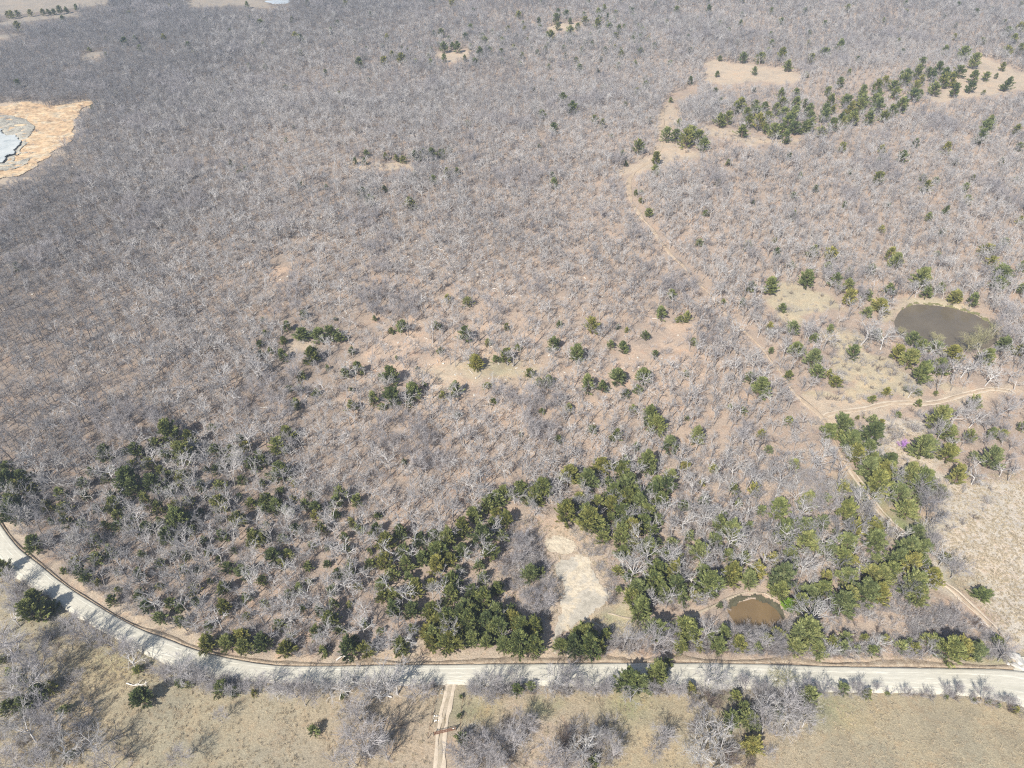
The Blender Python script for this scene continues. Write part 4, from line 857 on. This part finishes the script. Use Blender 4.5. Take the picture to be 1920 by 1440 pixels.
BR = [scatter_px([(925,1055),(950,1005),(985,970),(1005,965),(1008,1010),(1025,1050),(1035,1100),(1030,1150),(1015,1195),(985,1150)], 560, 1),
      scatter_px([(1060,985),(1130,1010),(1150,1060),(1155,1130),(1130,1150),(1125,1080),(1090,1030)], 110, 2),
      scatter_px([(1375,1182),(1480,1168),(1560,1180),(1490,1235),(1380,1235),(1350,1190)], 620, 3),
      scatter_px([(1550,1140),(1700,1135),(1800,1140),(1860,1180),(1880,1205),(1560,1195)], 520, 4),
      scatter_px([(1200,1120),(1350,1110),(1350,1135),(1200,1155)], 60, 5), scatter_px([(1080,1170),(1340,1165),(1380,1220),(1070,1225)], 200, 6),
      scatter_px([(1420,600),(1560,600),(1660,680),(1760,720),(1740,740),(1560,760),(1500,740)], 420, 7),
      scatter_px([(1600,760),(1740,762),(1760,800),(1600,850)], 150, 8), scatter_px([(1400,560),(1480,610),(1600,640),(1540,680),(1440,650)], 200, 9),
      scatter_px([(1860,560),(1960,560),(1960,680),(1880,640)], 160, 10), scatter_px([(1640,850),(1780,880),(1900,930),(1780,1000),(1700,980)], 120, 11),
      scatter_px([(300,1250),(480,1278),(830,1285),(830,1292),(480,1300),(330,1285)], 330, 12), scatter_px([(880,1286),(1440,1292),(1540,1297),(1520,1320),(1180,1300),(880,1304)], 360, 13),
      scatter_px([(1540,1297),(1780,1302),(1920,1328),(1920,1340),(1780,1310),(1540,1304)], 90, 14), scatter_px([(0,1058),(120,1145),(260,1222),(330,1262),(300,1270),(180,1215),(60,1160),(0,1120)], 330, 15),
      scatter_px([(0,1180),(110,1190),(160,1300),(240,1380),(260,1440),(0,1440)], 420, 16),
      scatter_px([(860,1375),(1000,1340),(1010,1440),(850,1440)], 150, 17), scatter_px([(1290,1340),(1530,1300),(1530,1370),(1420,1440),(1290,1440)], 200, 18),
      scatter_px([(640,1310),(760,1350),(740,1440),(620,1440)], 110, 19), scatter_px([(1080,1350),(1170,1350),(1160,1440),(1000,1440),(1030,1390)], 120, 20),
      scatter_px([(0,430),(600,250),(1300,200),(1900,400),(1600,1150),(300,1200),(0,950)], 5200, 21),
      scatter_px([(1290,840),(1500,850),(1640,960),(1740,1060),(1720,1150),(1480,1160),(1180,1140),(1160,1040),(1250,1000)], 1500, 22), scatter_px([(1040,1198),(1900,1212),(1900,1238),(1040,1230)], 700, 23),
      scatter_px([(0,970),(100,1072),(210,1138),(310,1185),(400,1210),(500,1232),(700,1240),(700,1215),(400,1185),(300,1150),(200,1095),(100,1035),(10,950)], 900, 24), scatter_px([(-20,200),(175,190),(150,250),(60,330),(-20,340)], 60, 26), scatter_px([(80,850),(720,850),(720,1220),(400,1200),(60,1000)], 1000, 25)]
BP = clear_of_ways(np.concatenate([b[:int(len(b)*(.5 if i < 20 else .8))] for i, b in enumerate(BR)]))
LS = [mesh('light_shrub', *shrub_parts(560+k, 2.1+.4*(k % 3), 1.1, 8, 1), [M[m_]]) for k, m_ in enumerate(('elm_t', 'forest_t', 'elm_t', 'dark_t', 'forest_t', 'elm_t'))]
s = g5.uniform(.35, .95, len(BP))
stuff('underbrush', lib('light_shrubs', LS), np.c_[BP, ground_h(BP[:, 0], BP[:, 1])], g5.integers(0, 6, len(BP)), np.c_[np.zeros((len(BP), 2)), g5.uniform(0, 6.28, len(BP))], np.c_[s*1.2, s*1.2, s], 'low leafless brush under and between the trees')

# tufts of dead grass
TP = [scatter_px([(-40,1290),(300,1290),(480,1310),(820,1300),(800,1480),(-40,1480)], 6500, 31), scatter_px([(870,1305),(1560,1310),(1960,1345),(1960,1480),(850,1480)], 6500, 32),
      scatter_px([(0,1150),(260,1225),(330,1290),(0,1300)], 1800, 36),
      scatter_px([(1740,900),(1960,880),(1960,1260),(1880,1190),(1750,1050),(1770,980)], 8000, 33), scatter_px([(1600,800),(1745,790),(1790,880),(1700,880)], 1800, 34),
      scatter_px([(780,1225),(1900,1232),(1900,1246),(480,1240)], 1600, 35), scatter_px([(965,960),(1130,1000),(1155,1150),(1300,1160),(1060,1190),(930,1100)], 2200, 37)]
TP = clear_of_ways(np.concatenate([q[:int(len(q)*(.28 if i < 2 else .5))] for i, q in enumerate(TP)]))
LG = [mesh('light_tuft', *tuft_parts(600+k, .55 + .15*(k % 2)), [M['straw']]) for k in range(5)]
s = g5.uniform(.3, .95, len(TP))
stuff('dead_grass', lib('light_tufts', LG), np.c_[TP, ground_h(TP[:, 0], TP[:, 1])], g5.integers(0, 5, len(TP)), np.c_[np.zeros((len(TP), 2)), g5.uniform(0, 6.28, len(TP))], np.c_[s*1.3, s*1.3, s], 'pale tufts of dead grass in pasture and meadow')

# loose pale stones and shed limbs on the rocky rise
def stone(seed):
    g = np.random.default_rng(seed); n = 26; d = unit(g.normal(0, 1, (n, 3))); P = d*np.array([.5, .34, .22])*g.uniform(.8, 1.15, (n, 1))
    import bmesh; b = bmesh.new()
    for p in P: b.verts.new(p)
    bmesh.ops.convex_hull(b, input=b.verts); bmesh.ops.delete(b, geom=[v for v in b.verts if not v.link_faces], context='VERTS')
    me = bpy.data.meshes.new('stone'); b.to_mesh(me); b.free(); me.materials.append(M['rock']); return me
def stick(seed):
    g = np.random.default_rng(seed)
    a = grow(g, np.array([[-1.2, 0, .12]]), np.array([[1, .1, .02]]), [2.8], 5, .12, 0); k_, _ = kids(g, a, 3, .4, .9, (.4, .9), .9, 3, .15, 0)
    return mesh('stick', *join([tubes(a, taper(1, 5, .11, .05), 4), tubes(k_, taper(len(k_), 3, .05, .02), 3)]), [M['dead']])
RP = np.concatenate([scatter_px([(530,390),(620,410),(800,455),(960,530),(985,570),(850,520),(700,490),(560,440)], 520, 41), scatter_px([(0,380),(200,270),(560,340),(1000,480),(1300,600),(1240,800),(500,900),(0,800)], 900, 42), scatter_px([(700,640),(1250,620),(1250,720),(700,770)], 130, 43)])
RP = clear_of_ways(RP)
LR = [stone(k) for k in range(4)] + [stick(k+20) for k in range(3)]
s = g5.uniform(.25, 1.2, len(RP))
stuff('rubble', lib('light_stones', LR), np.c_[RP, ground_h(RP[:, 0], RP[:, 1])+.05], g5.integers(0, 7, len(RP)), np.c_[g5.normal(0, .15, (len(RP), 2)), g5.uniform(0, 6.28, len(RP))], np.c_[s, s, s], 'pale stones and shed limbs strewn over the rocky rise')

# ------------------------------------------------------------------ single things
def pt(px, py, h=0): x, y = unproj(px, py); return np.array([x, y, gh(x, y)+h])
def pipe(P, r, sides=8): P = np.array(P, float)[None]; return tubes(P, np.full(P.shape[:2], r), sides)
# rusty pipe gate across the driveway
a, b = pt(813, 1379), pt(855, 1369); L = float(np.hypot(*(b-a)[:2])); ang = math.atan2(b[1]-a[1], b[0]-a[0])
gt = bpy.data.objects.new('pipe_gate', None); C.objects.link(gt); gt.location = a; gt.rotation_euler = (0, 0, ang)
gt['label'] = 'rusty pipe gate closed across the two-rut driveway'; gt['category'] = 'gate'
link('gate_frame', smooth(mesh('gate_frame', *join([pipe([(0.15, 0, .3), (L-.15, 0, .3)], .05), pipe([(0.15, 0, 1.45), (L-.15, 0, 1.45)], .055), pipe([(.15, 0, .3), (.15, 0, 1.45)], .05), pipe([(L-.15, 0, .3), (L-.15, 0, 1.45)], .05), pipe([(L/2, 0, .3), (L/2, 0, 1.45)], .035)]), [M['rust']])), gt)
for zz in (.53, .76, .99, 1.22): link('gate_rail', smooth(mesh('gate_rail', *pipe([(0.15, 0, zz), (L-.15, 0, zz)], .03), [M['rust']])), gt)
for xx in (0, L): link('gate_post', smooth(mesh('gate_post', *pipe([(xx, 0, -.3), (xx, 0, 1.75)], .11), [M['post']])), gt)
link('gate_sign', mesh('gate_sign', *join([(np.array([(L*.86+i*.45, -.06+j*.03, 1.0+k*.35) for i in (0, 1) for j in (0, 1) for k in (0, 1)]), np.array([(0, 1, 3, 2), (4, 6, 7, 5), (0, 4, 5, 1), (2, 3, 7, 6), (0, 2, 6, 4), (1, 5, 7, 3)]))]), [M['white']]), gt)
# braced corner ends and posts of the fence along the drive
FP = [(802,1385,'end post of the driveway fence, left of the gate'), (806,1362,'first fence post above the gate, left of the driveway'), (810,1341,'second fence post above the gate, left of the driveway'), (814,1321,'third fence post above the gate, left of the driveway'), (818,1303,'fence post nearest the road, left of the driveway'),
      (863,1367,'end post of the driveway fence, right of the gate'), (864,1348,'first fence post above the gate, right of the driveway'), (865,1329,'second fence post above the gate, right of the driveway'), (868,1311,'fence post nearest the road, right of the driveway')]
for k, (px, py, lab) in enumerate(FP):
    p = pt(px, py); g = np.random.default_rng(k)
    me = smooth(mesh('fence_post', *tubes(np.array([[(0, 0, -.3), (g.normal(0, .02), 0, .6), (g.normal(0, .04), 0, 1.35)]]), np.array([[.085, .08, .07]]), 7), [M['post']]))
    link('fence_post', me, None, p, label=lab, category='fence post', group='fence posts along the driveway')
for nm, seq, lab in (('wire_fence', FP[:5], 'thin wire fence along the left side of the driveway'), ('wire_fence', FP[5:], 'thin wire fence along the right side of the driveway')):
    P3 = [pt(a, b) for a, b, _ in seq]; o = P3[0].copy()
    parts = [pipe([p-o+np.array([.1, 0, h]) for p in P3], .012, 4) for h in (.4, .75, 1.1)]
    link(nm, mesh('wire', *join(parts), [M['rust']]), None, o, label=lab, category='wire fence')
# bleached fallen and standing dead wood
def log(pxs, r, lab, name='fallen_log', limbs=4, seed=1, h=.25):
    P3 = [pt(a, b, h) for a, b in pxs]; o = P3[0].copy(); Q = resample(np.array(P3)-o, 9); g = np.random.default_rng(seed)
    e = bpy.data.objects.new(name, None); C.objects.link(e); e.location = o; e['label'] = lab; e['category'] = 'dead wood'
    link('log', smooth(mesh('log', *tubes(Q[None], taper(1, 9, r, r*.45), 7), [M['dead']])), e)
    if limbs:
        K1, _ = kids(g, Q[None], limbs, .3, .95, (.5, 1.1), 2.0, 4, .2, .05); K1[..., 2] = np.maximum(K1[..., 2], .02); K2, _ = kids(g, K1, 4, .3, .95, (.4, .9), .9, 3, .2, 0); K2[..., 2] = np.maximum(K2[..., 2], 0)
        link('limbs', mesh('limbs', *join([tubes(K1, taper(len(K1), 4, r*.42, .03), 4), tubes(K2, taper(len(K2), 3, .03, .012), 3)]), [M['dead']]), e)
log([(631,1240),(643,1231),(650,1233),(655,1239)], .21, 'bleached white bent trunk lying on the bank above the road', limbs=2, seed=3, h=.5)
log([(238,1282),(250,1286),(262,1285),(274,1283)], .13, 'bleached fallen branch lying on the left pasture', 'fallen_branch', 5, 4)
log([(1829,1161),(1837,1167),(1841,1172)], .10, 'pale fallen branch beside the track near the meadow', 'fallen_branch', 3, 5)
log([(735,1308),(722,1305),(712,1309)], .16, 'pale fallen limb at the foot of the roadside trees', 'fallen_branch', 4, 6)
log([(1298,1010),(1306,1000),(1311,993)], .16, 'bare pinkish trunk fallen among the central cedars', 'fallen_log', 2, 8)
def dead(px, py, H, k, lab):
    x, y = unproj(px, py, H*.3); T, K, r9_, z_ = BARE['dead', k]
    put('dead_tree', (('trunk', T), ('limbs', K)), x, y, 1.3*k, (H/z_*1.15, H/z_*1.15, H/z_), (.12, .1), label=lab, category='dead tree')
dead(252, 1252, 7, 0, 'broken white dead tree at the edge of the left pasture')
dead(634, 1302, 7.5, 1, 'white split dead tree beside the road, left of the driveway')
dead(520, 1307, 4, 2, 'low broken dead tree on the verge where the road straightens')
# pale boulders heaped at the road junction, right edge
for k, (px, py, s_, lab) in enumerate([(1900,1232,3.6,'largest pale boulder heaped at the right road junction'), (1911,1241,3.0,'pale boulder right of the largest one at the junction'), (1904,1249,2.4,'low pale boulder in front of the junction heap'), (1916,1254,2.2,'rightmost pale boulder of the junction heap'), (1890,1245,1.2,'small pale stone at the left foot of the junction heap')]):
    o = link('boulder', stone(70+k), None, pt(px, py, s_*.10), label=lab, category='boulder', group='boulders heaped at the junction'); o.scale = (s_, s_, s_*1.1); o.rotation_euler = (.1*k, .2, k*1.1)
for k, (px, py, lab) in enumerate([(819,1347,'heap of white scrap on the left edge of the driveway'), (825,1302,'small heap of white scrap beside the driveway mouth')]):
    g = np.random.default_rng(k+5); V, F, q = [], [], 0
    for j in range(34 if k == 0 else 12):
        c = np.r_[g.normal(0, .5, 2), abs(g.normal(0, .2))+.05]; a_ = unit(g.normal(0, 1, 3)); b_ = unit(np.cross(a_, g.normal(0, 1, 3))); s_ = g.uniform(.08, .22)
        V += [c-a_*s_, c+b_*s_*.7, c+a_*s_, c-b_*s_*.7]; F.append((q, q+1, q+2, q+3)); q += 4
    link('scrap_heap', mesh('scrap', np.array(V), np.array(F), [M['white']]), None, pt(px, py, .02), label=lab, category='scrap heap')

# ------------------------------------------------------------------ the air
if True:
    import bmesh
    bm = bmesh.new(); bmesh.ops.create_cube(bm, size=1); me = bpy.data.meshes.new('haze'); bm.to_mesh(me); bm.free()
    hz = bpy.data.objects.new('haze', me); C.objects.link(hz); hz['kind'] = 'stuff'; hz['label'] = 'thin pale blue haze'
    lo, hi = float(Z.min())-1.0, 172.0
    hz.scale = (8100, 7700, hi-lo); hz.location = (0, 2250, (hi+lo)/2)
    hm = bpy.data.materials.new('haze_air'); hm.use_nodes = True; t = hm.node_tree; t.nodes.clear()
    o_ = t.nodes.new('ShaderNodeOutputMaterial'); v_ = t.nodes.new('ShaderNodeVolumePrincipled')
    v_.inputs['Color'].default_value = (.72, .84, 1.0, 1); v_.inputs['Density'].default_value = HAZE; v_.inputs['Anisotropy'].default_value = .2
    t.links.new(v_.outputs[0], o_.inputs['Volume']); me.materials.append(hm)
